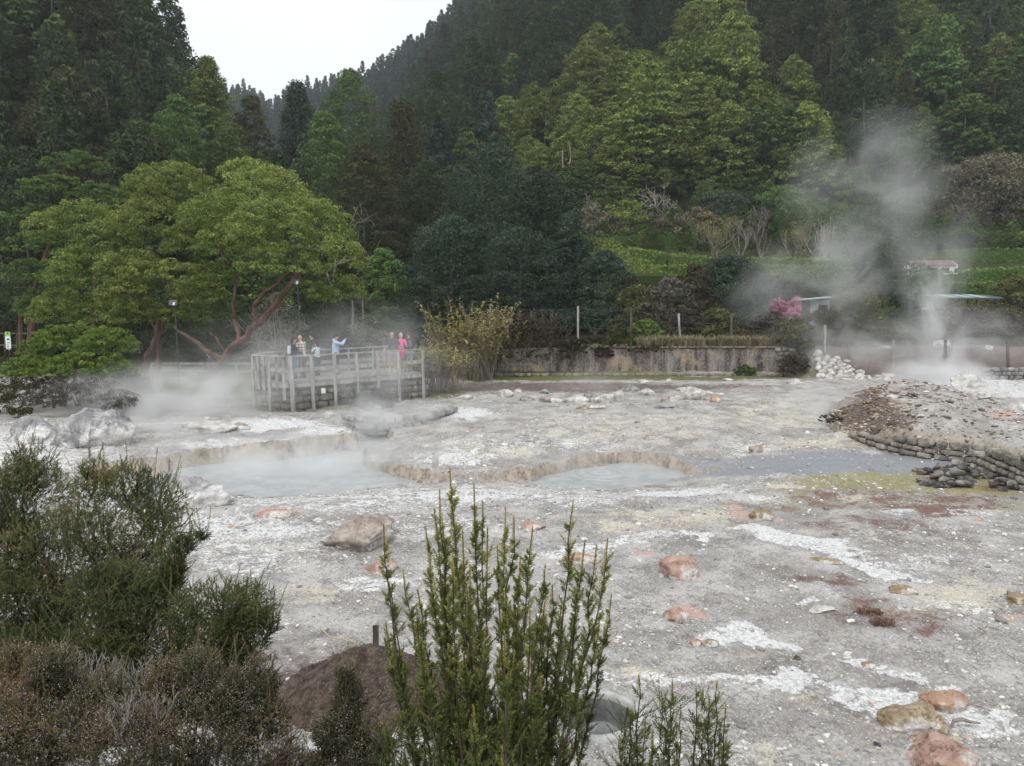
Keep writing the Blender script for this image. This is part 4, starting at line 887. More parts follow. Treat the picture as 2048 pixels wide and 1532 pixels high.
BL = [  # foreground and middle plain
 ('big flat-topped grey and tan boulder on the white crust left of the centre', 722, 1100, 165, 62, S_pink, 11, .3, .85),
 ('small red-faced boulder with white rim below the big tan boulder', 768, 1146, 62, 36, S_salmon, 12, .2, .8),
 ('salmon pink half-buried stone right of the tall green shrub tips', 1066, 1064, 46, 20, S_salmon, 13, 0, .8),
 ('smooth salmon boulder alone on the grey gravel', 1356, 1160, 82, 44, S_salmon, 14, 0, .8),
 ('low orange rock behind the tallest shrub spikes', 1160, 1128, 76, 18, S_orange, 15, 0, .7),
 ('flat orange slab tilted in the gravel', 1352, 1246, 50, 22, S_salmon, 16, .5, 1.2),
 ('small orange stone at the head of the white crust stripe', 1392, 1292, 26, 14, S_orange, 17, 0, .9),
 ('small ochre stone beside the orange one on the white stripe', 1422, 1294, 34, 14, S_tan, 18, 0, .8),
 ('knobbly ochre rock standing in the orange patch', 1522, 1040, 44, 30, S_tan, 19, 0, .8),
 ('low ochre rock between the two reddish heath tufts and the sulphur patch', 1808, 1190, 60, 16, S_tan, 20, 0, .7),
 ('rusty ochre boulder at the right edge of the gravel', 2040, 1208, 60, 26, S_tan, 21, 0, .8),
 ('long ochre boulder at the lower right with a dark cleft', 1810, 1468, 130, 58, S_tan, 22, -.35, .7),
 ('orange boulder behind the long ochre one', 1890, 1430, 86, 34, S_orange, 23, 0, .9),
 ('large salmon boulder cut by the bottom of the picture', 1890, 1552, 150, 72, S_salmon, 24, 0, .8),
 ('small white stone beside the lone salmon boulder', 1322, 1158, 12, 10, S_white, 25, 0, .8),
 ('flat white stone on the gravel below the reddish heath tufts', 1640, 1226, 56, 10, S_white, 26, .3, .6),
 ('small cream stone right of the white diagonal stripe', 1724, 1126, 18, 14, S_white, 27, 0, .8),
 ('long weathered tan log-like stone beside the white diagonal stripe', 1648, 1128, 62, 10, S_tan, 28, -.5, .25),
 ('small ochre rock with white foot on the lower white patch', 1736, 1336, 34, 12, S_tan, 29, 0, .8),
 ('dark grey pebble at the end of the white stripe', 1593, 1322, 15, 9, S_dark, 30, 0, .8),
 ('dark grey pebble near the orange bottom boulder', 1754, 1496, 15, 10, S_dark, 31, 0, .8),
 ('pale rock lump beside the right pool', 1520, 892, 56, 22, S_pink, 32, 0, .8),
 ('salmon stained crust rock on the left shore', 545, 1036, 84, 14, S_salmon, 33, 0, .5),
 # left shore
 ('white crusted outcrop at the near shore of the large mud pool', 345, 1012, 215, 80, S_outcrop, 34, 0, .6),
 ('tan boulder at the left end of the large pool', 306, 946, 46, 32, S_pink, 35, .4, .8),
 ('cream boulder left of the tan one at the pool', 276, 960, 44, 26, S_white, 36, 0, .8),
 ('small white boulder on the shore outcrop', 330, 958, 34, 24, S_white, 37, 0, .8),
 ('large grey fissured outcrop behind the left heath bushes', 190, 892, 130, 88, S_outcrop, 38, 0, .8),
 ('low tan and grey outcrop left of the fissured one', 70, 884, 130, 50, S_outcrop, 39, 0, .7),
 ('white lumpy rock heap on the left terrace', 414, 864, 100, 26, S_white, 40, 0, .7),
 ('grey pointed stone on top of the left terrace heap', 428, 842, 30, 12, S_grey, 41, 0, .8),
 ('pinkish stone on the left terrace', 480, 858, 30, 14, S_pink, 42, 0, .8),
 ('white boulder at the foot of the platform wall', 657, 826, 26, 16, S_white, 43, 0, .8),
 ('white stone half in the steaming inlet', 766, 866, 22, 10, S_white, 44, 0, .8, ),
 ('round pale stone in the steam behind the inlet', 755, 806, 16, 10, S_white, 45, 0, .8),
 # band of boulders across the middle
 ('round white boulder, largest at the left of the boulder line', 1012, 790, 34, 20, S_white, 50, 0, .8), ('white boulder at the left end of the boulder line', 932, 796, 30, 12, S_white, 51, 0, .8), ('small white stone right of the round white boulder', 1036, 782, 16, 8, S_white, 52, 0, .8),
 ('low grey boulder with a brown cap in the boulder line', 1052, 796, 30, 9, S_grey, 53, 0, .8), ('small grey stone above the cream slab', 1087, 784, 22, 9, S_grey, 54, 0, .8), ('cream and rust slab in the boulder line', 1102, 800, 50, 13, S_pink, 55, 0, .6),
 ('long white boulder behind the rust crust', 1150, 800, 50, 14, S_white, 56, 0, .6), ('dark-topped upright stone in the boulder line', 1176, 790, 20, 14, S_grey, 57, 0, .8), ('pale cone-shaped boulder left of the steaming pair', 1190, 800, 28, 18, S_pink, 58, 0, .8),
 ('left one of the steaming pair of white boulders', 1212, 802, 34, 20, S_white, 59, 0, .8), ('right and taller one of the steaming pair of white boulders', 1232, 798, 36, 24, S_white, 60, 0, .8), ('pale low boulder behind the steaming pair', 1262, 778, 40, 14, S_grey, 61, 0, .8),
 ('pale boulder right of the steaming pair', 1296, 788, 36, 14, S_white, 62, 0, .8), ('small white stone at the foot of the old wall', 1287, 762, 20, 9, S_white, 63, 0, .8), ('tiny white stone at the foot of the old wall', 1338, 759, 12, 5, S_white, 64, 0, .8),
 ('pinkish boulder left of the white boulder heap', 1338, 801, 34, 17, S_pink, 65, 0, .8), ('left boulder of the white heap', 1362, 796, 34, 14, S_white, 66, 0, .8), ('top white boulder of the heap', 1386, 798, 46, 28, S_white, 67, 0, .8),
 ('white stone behind the white boulder heap', 1366, 779, 24, 10, S_white, 68, 0, .8), ('small white stone right of the white heap', 1418, 787, 20, 9, S_white, 69, 0, .8), ('small orange boulder at the right of the white heap', 1431, 801, 34, 11, S_orange, 70, 0, .8),
 ('flat white stone right of the orange boulder', 1438, 786, 20, 6, S_white, 71, 0, .8), ('white stone near the right end of the old wall', 1456, 757, 20, 5, S_white, 72, 0, .8), ('cream boulder in front of the stone-faced bank', 1586, 768, 30, 13, S_white, 73, 0, .8),
 ('brown ash hump in front of the white heap', 1328, 812, 44, 9, S_grey, 74, 0, .8), ('broken crust lip in the boulder line', 1180, 812, 60, 7, S_tan, 75, 0, .5),
 # right side, round the big vent
 ('big round white boulder in the steam', 1934, 768, 62, 34, S_white, 80, 0, .8), ('pale boulder behind the steam column', 1884, 738, 34, 18, S_white, 81, 0, .8), ('broad pale boulder below the big round one', 1946, 786, 60, 18, S_white, 82, .3, .8),
 ('slanting pale slab at the right of the vent', 2004, 790, 90, 20, S_white, 83, .2, .7), ('low pale boulder in front of the slanting slab', 1950, 806, 50, 16, S_white, 84, 0, .8), ('pale pink striped rock bar at the right edge', 2040, 856, 90, 16, S_salmon, 85, 0, .4),
 ('pale boulder with a hollow at the right edge', 2030, 822, 60, 16, S_white, 86, 0, .8), ('rounded stone on top of the far block wall', 1974, 740, 16, 12, S_white, 87, 0, .8), ('long pale stone left of the vent', 1773, 749, 30, 10, S_white, 88, 0, .6), ('pale stone behind the long one', 1766, 740, 26, 9, S_grey, 89, 0, .8),
 ('pale stone left of the vent, nearest the mound', 1790, 760, 24, 8, S_white, 90, 0, .8), ('white steaming boulder left of the column', 1850, 750, 44, 16, S_white, 91, 0, .8), ('pale block right of the column', 1912, 752, 30, 16, S_white, 92, 0, .8),
]
for (lb, px, py, w, h, m, sd, rz, dp) in BL:
    zz = .0 if py > 1000 else (.1 if py < 830 else .0)
    boulder('boulder' if w > 24 else 'rock', lb, px, py, w, h, m, sd, rz, deep=dp, sub=5 if w * 1. > 120 else 4 if w > 40 else 3, z=zz if px < 1650 or py > 960 else .25, rough=.45 if w > 100 else .35)

def block_stone(mb, c, s, rz, col, seed=None, sub=2, pw=.55):
    V, F = ico(sub); V = np.sign(V) * np.abs(V) ** pw; V = V / 1.0 * .5 * (1 + (fbm(V * 1.7 + rs.rand() * 99, 2) - .5)[:, None] * .22)
    V = V * np.array(s); c_, s_ = math.cos(rz), math.sin(rz); R = np.array([[c_, -s_, 0], [s_, c_, 0], [0, 0, 1]]); mb.add(V @ R.T + np.array(c), F, col)

def masonry(mb, P, zb, zt, bw, bh, thick=.3, irregular=.25, sub=2, gap=.012, cols=(.2, .9)):
    """coursed stones along the polyline P; zb/zt: bottom and top height per point"""
    P = np.asarray(P, float)[:, :2]; L = np.linalg.norm(np.diff(P, axis=0), axis=1); T = np.concatenate([[0], np.cumsum(L)]); zb = np.broadcast_to(zb, (len(P),)); zt = np.broadcast_to(zt, (len(P),))
    z = zb.min(); row = 0
    while z < zt.max() - .02:
        hh = bh * rs.uniform(1 - irregular, 1 + irregular); s = -rs.rand() * bw * .5
        while s < T[-1]:
            w = bw * rs.uniform(1 - irregular * 1.6, 1 + irregular * 2); m = np.clip(s + w / 2, 0, T[-1]); i = int(np.clip(np.searchsorted(T, m) - 1, 0, len(L) - 1))
            q = P[i] + (P[i + 1] - P[i]) * (m - T[i]) / L[i]; d = P[i + 1] - P[i]; bt = np.interp(m, T, zb); tp = np.interp(m, T, zt)
            if z + hh * .5 > bt - .15 and z + hh * .6 < tp + .02:
                block_stone(mb, (q[0], q[1], z + hh / 2), (w - gap, thick * rs.uniform(.85, 1.1), hh - gap), math.atan2(d[1], d[0]) + rs.uniform(-.04, .04), rs.uniform(*cols), sub=sub)
            s += w
        z += hh; row += 1
    return mb

# stone wall that holds the brown mound on the right
wallP = [on(a, b, .05)[:2] for a, b in ((1700, 870), (1730, 884), (1770, 897), (1815, 908), (1860, 916), (1910, 921), (1962, 924))]
e = empty('mound_wall', (*wallP[3], 0), 0, 'curved low wall of squared stones holding the brown mound on the right', 'wall'); mb = MB()
masonry(mb, [np.array(p) - wallP[3] for p in wallP], -.15, [.15, .28, .4, .5, .56, .6, .6], .42, .19, .3); mb.build('stones', S_wall, e)
wP = [on(a, b, .05)[:2] for a, b in ((1955, 932), (1985, 946), (2020, 962), (2060, 980), (2140, 1005))]
e = empty('dry_stone_wall', (*wP[1], 0), 0, 'rough dry stone wall at the right edge in front of the mound', 'wall'); mb = MB()
masonry(mb, [np.array(p) - wP[1] for p in wP], -.1, [.45, .62, .72, .8, .8], .34, .2, .36, .35); mb.build('stones', S_wall, e)
# far block wall on the right
wP = [at(a, 765, 41.)[:2] for a in (1968, 2010, 2060, 2140)]; zb_ = lz(wP[1][0], wP[1][1])
e = empty('block_wall', (*wP[0], 0), 0, 'far low wall of pale blocks at the right edge behind the boulders', 'wall'); mb = MB()
masonry(mb, [np.array(p) - wP[0] for p in wP], zb_ - .3, zb_ + .55, .42, .24, .3, .2); mb.build('stones', S_grey, e)
# stone wall by the steaming inlet
wP = [on(a, b, -.05)[:2] for a, b in ((690, 840), (750, 848), (800, 848), (850, 842), (905, 826))]
e = empty('inlet_wall', (*wP[1], 0), 0, 'low wall of rounded grey stones behind the steaming inlet', 'wall'); mb = MB()
masonry(mb, [np.array(p) - wP[1] for p in wP], -.45, [.22, .26, .3, .32, .25], .40, .2, .4, .45, gap=.02, cols=(.35, 1.)); mb.build('stones', S_grey, e)
# cobble-faced bank
def cobble_bank():
    e0 = at(1690, 750, 41.); e = empty('cobbled_bank', tuple(e0), 0, 'sloping bank faced with pale round cobbles set in mortar', 'stone bank'); mb = MB(); mm = MB()
    corners = [((1632, 706, 43.5), (1640, 765, 41.)), ((1672, 716, 43.3), (1680, 766, 41.)), ((1712, 736, 42.8), (1720, 766, 40.6)), ((1745, 756, 41.8), (1750, 767, 40.2)), ((1790, 762, 41.), (1792, 767, 40.2))]
    T = np.array([at(*c[0]) for c in corners]) - e0; B = np.array([at(*c[1]) for c in corners]) - e0
    mm.add(np.concatenate([T, B, T + [0, 1.5, -.2], B - [0, 0, .6]]), [[i, i + 5, i + 6, i + 1] for i in range(4)] + [[i + 10, i, i + 1, i + 11] for i in range(4)] + [[i + 5, i + 15, i + 16, i + 6] for i in range(4)])
    mm.build('mortar', S_grey, e)
    pts = []
    for _ in range(9000):
        u, v = rs.rand() * 4, rs.rand(); i = min(int(u), 3); p = (T[i] * (1 - u + i) + T[i + 1] * (u - i)) * (1 - v) + (B[i] * (1 - u + i) + B[i + 1] * (u - i)) * v; r = .2 * (1.25 - .4 * u / 4 + rs.uniform(-.4, .5))
        if all(np.linalg.norm(p - q) > (r + s) * .86 for q, s in pts): pts.append((p, r))
    for p, r in pts:
        V, F = rockshape(2, rs.randint(99), .2, 4); mb.add(V * np.array([r * rs.uniform(.9, 1.2), r * .5, r * rs.uniform(.75, 1.)]) + p + [0, -.04, .02], F, rs.uniform(.4, 1))
    mb.build('cobbles', S_white, e, smooth=True)
cobble_bank()
# heaps of loose dark stones
for (px, py, n_, R_, lb) in [(1915, 950, 46, .75, 'heap of loose dark stones in front of the dry stone wall'), (1895, 968, 26, .5, 'small heap of dark stones on the green algae'), (2040, 975, 30, .55, 'heap of dark stones at the right edge')]:
    c = on(px, py, 0); e = empty('stone_heap', (c[0], c[1], lz(c[0], c[1])), 0, lb, 'stone heap')
    for k in range(n_):
        r = R_ * rs.rand() ** .6; a = rs.uniform(0, 6.28); s = rs.uniform(.06, .16); V, F = rockshape(2, rs.randint(999), .3, 5)
        o = MB().add(V * np.array([s * 1.3, s, s * .55]), F, rs.uniform(.3, 1)).build('stone', S_dark if rs.rand() < .75 else S_wall, e, True)
        o.location = (math.cos(a) * r * 1.4, math.sin(a) * r * .8, max(.02, (1 - r / R_) * .28 + rs.uniform(-.03, .05))); o.rotation_euler = (rs.uniform(-.4, .4), rs.uniform(-.4, .4), a)

# loose pebbles on the plain
def pebbles():
    mb = MB(); n = 26000; Y = np.exp(rs.uniform(math.log(5.), math.log(34), n)); X = rs.uniform(-.78, .78, n) * Y
    k = ground_masks(X, Y); dW = np.minimum(sdf(X, Y, W1), sdf(X, Y, W2)); dens = .25 + 1.1 * sstep(.45, .62, fbm2(X, Y, .5, 3, 77))
    dens = dens * (1 - .6 * k[4]) * (1 - .85 * k[0]) * (1 - .7 * k[7]); ok = (dW > .1) & (rs.rand(n) < dens) & (np.hypot(X - HOLE[0], Y - HOLE[1]) > .7)
    X, Y = X[ok], Y[ok]; Z = land(X, Y); n = len(X); S = np.minimum(np.exp(rs.normal(-4.55, .5, n)), .06) * (1 + Y / 26.); k2 = rs.rand(n)
    V, F = ico(1); A = rs.uniform(0, 6.28, n); c, s = np.cos(A), np.sin(A); sx = S * rs.uniform(.9, 1.7, n); sy = S * rs.uniform(.7, 1.1, n); sz = S * rs.uniform(.35, .75, n)
    J = 1 + rs.uniform(-.25, .25, (n, len(V))); vx = V[None, :, 0] * J * sx[:, None]; vy = V[None, :, 1] * J * sy[:, None]; vz = V[None, :, 2] * sz[:, None]
    P = np.stack([vx * c[:, None] - vy * s[:, None] + X[:, None], vx * s[:, None] + vy * c[:, None] + Y[:, None], vz + Z[:, None] + sz[:, None] * .3], -1).reshape(-1, 3)
    Fa = (F[None] + np.arange(n)[:, None, None] * len(V)).reshape(-1, 3); mb.add(P, Fa, np.repeat(k2, len(F)))
    t = NT('pebble_stone'); v = t.attr('var', 'Fac'); col = t.ramp(v, [(0, (.18, .17, .165)), (.25, (.30, .285, .275)), (.45, (.50, .49, .47)), (.92, (.74, .73, .70)), (1, (.42, .28, .2))]); m = t.pbr(col, .9, .15)
    tag(mb.build('pebbles', m), None, None, None, 'stuff'); print('pebbles', n)
    mb = MB(); n = 9000; X = rs.uniform(7.5, 19, n); Y = rs.uniform(20.5, 33, n); d = sdf(X, Y, MOUND); px, py = plan(X, Y, .7); ok = (d < .1) & (rs.rand(n) < .25 + .75 * (px < 1840 + (py - 850) * 1.)); X, Y = X[ok], Y[ok]; n = len(X); Z = land(X, Y); V, F = rockshape(1, 5, .3, 4)
    S = np.exp(rs.normal(-3.1, .45, n)); A = rs.uniform(0, 6.28, n); c, s_ = np.cos(A), np.sin(A); J = 1 + rs.uniform(-.3, .3, (n, len(V))); vx = V[None, :, 0] * J * S[:, None] * 1.5; vy = V[None, :, 1] * J * S[:, None]; vz = V[None, :, 2] * S[:, None] * .6
    P = np.stack([vx * c[:, None] - vy * s_[:, None] + X[:, None], vx * s_[:, None] + vy * c[:, None] + Y[:, None], vz + Z[:, None]], -1).reshape(-1, 3); mb.add(P, (F[None] + np.arange(n)[:, None, None] * len(V)).reshape(-1, 3), np.repeat(rs.rand(n), len(F)))
    t = NT('crust_fragment'); v = t.attr('var', 'Fac'); col = t.ramp(v, [(0, (.10, .08, .07)), (.4, (.20, .14, .11)), (.7, (.30, .23, .17)), (.9, (.40, .36, .31)), (1, (.60, .58, .55))]); tag(mb.build('crust_rubble', t.pbr(col, .95, .1)), None, None, None, 'stuff')
pebbles()

# ------------------------------------------------------------------ earth mound, stake, rope, cooking pit
def soil_mat():
    t = NT('loose_dark_soil'); P = t.pos(); n = t.noise(7, 8, .7); c = t.vor(38., out='Color'); r = t.sep(c)[0]; d = t.vor(38.)
    col = t.mix(t.step(n, .35, .65), (.062, .046, .038), (.155, .118, .098)); col = t.mix(t.step(r, .8, .95, 0, .35), col, (.28, .25, .23)); h = t.math('ADD', n, t.math('MULTIPLY', d, -.7))
    return t.pbr(col, .95, .1, t.bump(h, .05, .9))
M_soil = soil_mat(); mc = on(728, 1392, 0); mx, my = mc[0], mc[1]
g = np.linspace(-1.75, 1.75, 190); gx, gy = np.meshgrid(g, g); gx = gx.ravel(); gy = gy.ravel(); rr = np.hypot(gx * .93, gy * .95) * (1 + (fbm2(gx, gy, 1.3, 3, 61) - .5) * .5)
X_, Y_ = gx + mx, gy + my; gz = land(X_, Y_) - .035 + .40 * np.exp(-(rr / .5) ** 2) + .16 * sstep(1.1, .4, rr) + (fbm2(X_, Y_, 12, 4, 63, .7) - .5) * .11 * sstep(1.2, .8, rr) + (fbm2(X_, Y_, 2.2, 3, 64) - .5) * .10 * sstep(1.2, .8, rr) - .16 * sstep(.8, 1.35, rr)
i = (np.arange(189)[:, None] * 190 + np.arange(189)[None]).ravel(); F = np.stack([i, i + 1, i + 191, i + 190], 1)
sm = MB().add(np.stack([gx, gy, gz], 1), F).build('soil_mound', M_soil, smooth=True); sm.location = (mx, my, 0); tag(sm, 'low mound of dark brown soil over a cooking pit', 'soil mound')
M_grey = bark_mat('weathered_grey_wood', (.20, .195, .185), (.42, .41, .39), 5.); M_stake = bark_mat('dark_stake_wood', (.06, .052, .045), (.15, .13, .115), 6.)
sp = on(752, 1290, .42); mb = MB(); box(mb, (0, 0, .02), (.065, .035, .44), .2, jit=.004); o = mb.build('wooden_stake', M_stake); o.location = (sp[0], sp[1], .42); tag(o, 'dark wooden stake stuck upright in the soil mound', 'stake')
t = NT('pale_rope'); M_rope = t.pbr((.42, .35, .27), .9, .1)
mb = MB()
for pts in ([(640, 1250), (660, 1268), (690, 1275), (712, 1280), (720, 1272), (700, 1262), (692, 1270), (716, 1284), (690, 1288), (684, 1296)],):
    Q = []
    for a, b in pts: q = on(a, b, .12); Q.append([q[0], q[1], max(lz(q[0], q[1]), .0) + .06])
    Q = np.array(Q); tt = np.linspace(0, len(Q) - 1, 50); Q = np.stack([np.interp(tt, range(len(Q)), Q[:, j]) for j in range(3)], 1); tube(mb, Q, .009, 6)
tag(mb.build('rope', M_rope), 'loose end of pale rope lying behind the soil mound', 'rope')
def concrete_mat(name, a, b):
    t = NT(name); n = t.noise(3., 8, .65, vec=t.obj()); f = t.noise(30, 4, .6, vec=t.obj()); return t.pbr(t.mix(t.step(n, .35, .65), a, b), .9, .15, t.bump(t.math('ADD', n, t.math('MULTIPLY', f, .3)), .02, .8))
M_conc = concrete_mat('steam_stained_concrete', (.26, .27, .27), (.50, .50, .48)); M_cin = concrete_mat('dark_concrete', (.12, .125, .125), (.27, .28, .275))  # pit shaft and lid stone get a darker concrete colour than the collar
hz = lz(HOLE[0] + .75, HOLE[1]); e = empty('cooking_pit', (HOLE[0], HOLE[1], 0), 0, 'round concrete-rimmed cooking pit in the ground right of the tall shrub', 'cooking pit')
def lathe(mb, prof, n=64, wob=.0):
    a = np.linspace(0, 2 * math.pi, n, endpoint=False); P = []
    for r, z in prof: k = 1 + wob * np.sin(a * 3 + 1) + wob * .6 * np.sin(a * 7); P.append(np.stack([np.cos(a) * r * k, np.sin(a) * r * k, np.full(n, z)], 1))
    V = np.concatenate(P); i = np.arange(len(prof) - 1)[:, None] * n; j = np.arange(n)[None]; k = (j + 1) % n; mb.add(V, np.stack([i + j, i + k, i + n + k, i + n + j], -1).reshape(-1, 4)); return mb
lathe(MB(), [(.56, hz - .12), (.53, hz - .0), (.50, hz + .025), (.45, hz + .035), (.425, hz + .03), (.412, hz + .0), (.41, hz - .04)], wob=.02).build('collar', M_conc, e, True)
lathe(MB(), [(.41, hz - .035), (.40, hz - .15), (.385, hz - .62), (.2, hz - .66), (.001, hz - .62)]).build('shaft', M_cin, e, True)
V, F = ico(4); o = MB().add(V * [.30, .27, .27] * (1 + (fbm(V * 1.5, 3, 8) - .5)[:, None] * .12), F).build('lid_stone', M_cin, e, True); o.location = (.06, .06, hz - .42)

# twin white marker post at the pool
pp = on(871, 962, -.35); e = empty('marker_post', tuple(pp), 0, 'pair of thin pale stakes at the point between the two pools', 'marker post')
for dx, h in ((-.035, .85), (.045, .8)): box(MB(), (dx, 0, h / 2 - .1), (.085, .06, h), .1).build('stake', S_white, e)

# ------------------------------------------------------------------ the old plastered retaining wall with its plants and fence
def wall_mat():
    t = NT('stained_old_plaster'); P = t.pos(); n = t.noise(1.6, 8, .65, vec=t.scale(P, (1.6, 1, .22))); m = t.noise(.7, 6, .6); f = t.noise(9, 5, .65)
    a = t.math('ADD', t.math('MULTIPLY', n, .6), t.math('MULTIPLY', f, .4)); col = t.ramp(a, [(.38, (.050, .044, .040)), (.47, (.14, .12, .11)), (.55, (.25, .23, .21)), (.66, (.38, .35, .32))])
    col = t.mix(t.step(m, .52, .62, 0, .6), col, (.42, .32, .23)); return t.pbr(col, .95, .1, t.bump(f, .02, .7))
wy = 43.0; X0, X1 = at(985, 750, wy)[0], at(1556, 750, wy)[0]; zt_ = at(1300, 697, wy)[2]; zb_ = at(1300, 752, wy)[2] - .1
e = empty('retaining_wall', ((X0 + X1) / 2, wy, 0), 0, 'long stained plaster retaining wall on a stone footing behind the plain', 'wall'); W_ = X1 - X0
mb = MB(); nx, nz = 180, 20; xs = np.linspace(-W_ / 2, W_ / 2, nx); zs_ = np.linspace(zb_ + .35, zt_, nz); GX, GZ = np.meshgrid(xs, zs_); GX, GZ = GX.ravel(), GZ.ravel()
GZ2 = np.where(GZ > zt_ - .12, GZ - .35 * sstep(-4, -11, GX) * 0 + (fbm2(GX, GZ * 0, 1.2, 3, 3) - .5) * .12, GZ); GY = (fbm2(GX, GZ, 1.8, 4, 8) - .5) * .08
n_ = nx * nz; V = np.stack([GX, GY, GZ2], 1); i = (np.arange(nz - 1)[:, None] * nx + np.arange(nx - 1)[None]).ravel(); mb.add(V, np.stack([i, i + 1, i + nx + 1, i + nx], 1))
top = V[-nx:]; mb.add(np.concatenate([top, top + [0, .5, .02]]), np.stack([np.arange(nx - 1), np.arange(1, nx), np.arange(1, nx) + nx, np.arange(nx - 1) + nx], 1)); mb.build('plaster_face', wall_mat(), e, True)
masonry(MB(), [(-W_ / 2 - .2, -.02), (W_ / 2 + .1, -.02)], zb_ - .15, zb_ + .38, .5, .24, .34, .3, sub=2).build('stone_footing', S_wall, e)
masonry(MB(), [(-W_ * .14, .1), (W_ / 2 + .1, .1)], zt_ + .02, zt_ + .13, .6, .1, .5, .3, sub=2).build('coping', S_wall2, e)
masonry(MB(), [(W_ / 2 - .1, .0), (W_ / 2 + .75, .05)], zb_ - .2, zt_ + .1, .45, .26, .5, .2).build('corner_stones', S_wall2, e)

def tuft(mb, c, R, n, L, W, spread=.6, col=(0, 1), bend=.6):
    """grass or sword leaves rising from c"""
    c = np.asarray(c); P = c + np.stack([rs.uniform(-R, R, n), rs.uniform(-R * .6, R * .6, n), np.zeros(n)], 1); a = rs.uniform(0, 6.28, n); s = rs.uniform(.2, 1, n) * spread
    d = unit(np.stack([np.cos(a) * s, np.sin(a) * s, np.ones(n)], 1)); l = (L * rs.uniform(.5, 1.15, n))[:, None]; o = unit(np.stack([-np.sin(a), np.cos(a), np.zeros(n)], 1)) * W
    m = P + d * l * .55; h = np.stack([np.cos(a), np.sin(a), np.zeros(n)], 1); t_ = m + unit(d + h * bend - [0, 0, bend * .6]) * l * .5
    V = np.stack([P - o * .5, P + o * .5, m + o * .5, m - o * .5], 1).reshape(-1, 3); V2 = np.stack([m - o * .5, m + o * .5, t_], 1).reshape(-1, 3); k = rs.uniform(*col, n)
    mb.add(V, np.arange(4 * n).reshape(-1, 4), k); mb.add(V2, np.arange(3 * n).reshape(-1, 3), k); return mb
L_grassd = leaf_mat('dry_grass_blades', [(0, (.16, .15, .08)), (.5, (.34, .30, .19)), (1, (.55, .48, .34))], .2, .1)
for a_, b_, lb in ((1285, 1400, 'dry pale ornamental grass along the top of the old wall, left clump'), (1430, 1540, 'dry pale ornamental grass along the top of the old wall, right clump')):
    mb = MB(); xa, xb = at(a_, 690, wy + .4)[0], at(b_, 690, wy + .4)[0]
    for q in np.linspace(xa, xb, 15): tuft(mb, (q, wy + .4 + rs.uniform(-.1, .5), zt_ + .02), .22, 170, .85, .018, .6)
    tag(mb.build('grass_clump', L_grassd), lb, 'grass clump')
def wall_bush(lb, px, py, rx, ry, mat, d=43.0, hang=.0, cat='shrub', n=40, pads=70, sink=0., leafk=1.9):
    c = at(px, py, d); R = np.array([rx, (rx + ry) * .35, ry]) * mpp(d); mb = MB(); P = dome_pts((0, 0, 0), R * .9, pads, -.8, .3, .12); clumps(mb, P, rs.uniform(.7, 1.3, len(P)) * min(R[0], R[2]) * .26, n, leafk * mpp(d), .7, .4, .7, .6, .5, .45, .2)
    e = empty('wall_shrub', tuple(c), 0, lb, cat); mb.build('foliage', mat, e); m2 = MB()
    for k in range(5): tube(m2, [(rs.uniform(-.1, .1), .2, -R[2] * .9), (rs.uniform(-.3, .3) * R[0], .1, 0)], [.03, .012], 5)
    m2.build('stem', M_bark, e); return e
wall_bush('dark heath bush hanging over the left part of the old wall', 1103, 700, 42, 28, L_heath); wall_bush('brownish heath bush on the wall, left of the yellow-green one', 1060, 668, 60, 26, L_heath, 43.8)
wall_bush('yellow-green bush on the middle of the old wall', 1238, 672, 26, 24, L_olive); wall_bush('low heath bush between grass and yellow-green bush', 1180, 690, 56, 16, L_heath); wall_bush('reddish bush on the wall behind the heath', 1010, 655, 60, 40, L_heath, 45.5)
wall_bush('dark heath spilling over the left end of the old wall', 1020, 706, 44, 24, L_heath, 42.9); wall_bush('olive heath crest on the old wall right of the hanging bush', 1150, 694, 40, 14, L_olive, 43.1); wall_bush('low mossy crest on the wall below the dry grass', 1300, 698, 50, 8, L_heath, 43.0); wall_bush('small fern growing at the foot of the wall near its right end', 1490, 742, 22, 12, L_green, 42.8); wall_bush('small hanging moss tuft in the middle of the old wall', 1205, 706, 22, 12, L_heath); wall_bush('grey bush at the right end of the old wall', 1575, 690, 36, 30, L_greyb, 43.4); wall_bush('grey heath hanging over the earth hollow', 1590, 728, 30, 24, L_heath, 42.4); wall_bush('brown shrub low behind the dark fence post', 1545, 665, 60, 28, L_heath, 44.8)
wall_bush('brown shrub behind the fence in the middle', 1350, 648, 90, 32, L_heath, 46.5); wall_bush('olive shrub behind the fence near the leaning post', 1440, 655, 60, 24, L_olive, 46.5); wall_bush('dark shrub behind the fence left of the yellow-green bush', 1190, 640, 80, 34, L_blue, 47.5)
wall_bush('small wiry dark bush on the brown mound', 1822, 800, 14, 14, L_greyb, 27.5, n=30, pads=30); wall_bush('dark wiry cushion at the left foot of the mound', 1660, 838, 26, 10, L_greyb, 26.5, n=26, pads=30)
wall_bush('dark shrub in the steam below the platform', 718, 800, 50, 36, L_blue, 31.5, n=40); wall_bush('grey wiry shrub below the platform right of the steam', 765, 800, 34, 22, L_greyb, 32.)
wall_bush('brown and green heath on the left bank below the bright bush', 60, 775, 56, 30, L_heath, 30.); wall_bush('grey wiry heath on the bank above the fissured outcrop', 150, 792, 50, 24, L_greyb, 28.5); wall_bush('olive heath left of the grey wiry heath', 20, 750, 60, 34, L_olive, 31); wall_bush('grey heath at the foot of the bright bush', 110, 770, 44, 20, L_heath, 29.5)
wall_bush('small dark cushion on the bank at the left edge', 40, 822, 26, 10, L_olive, 28.)
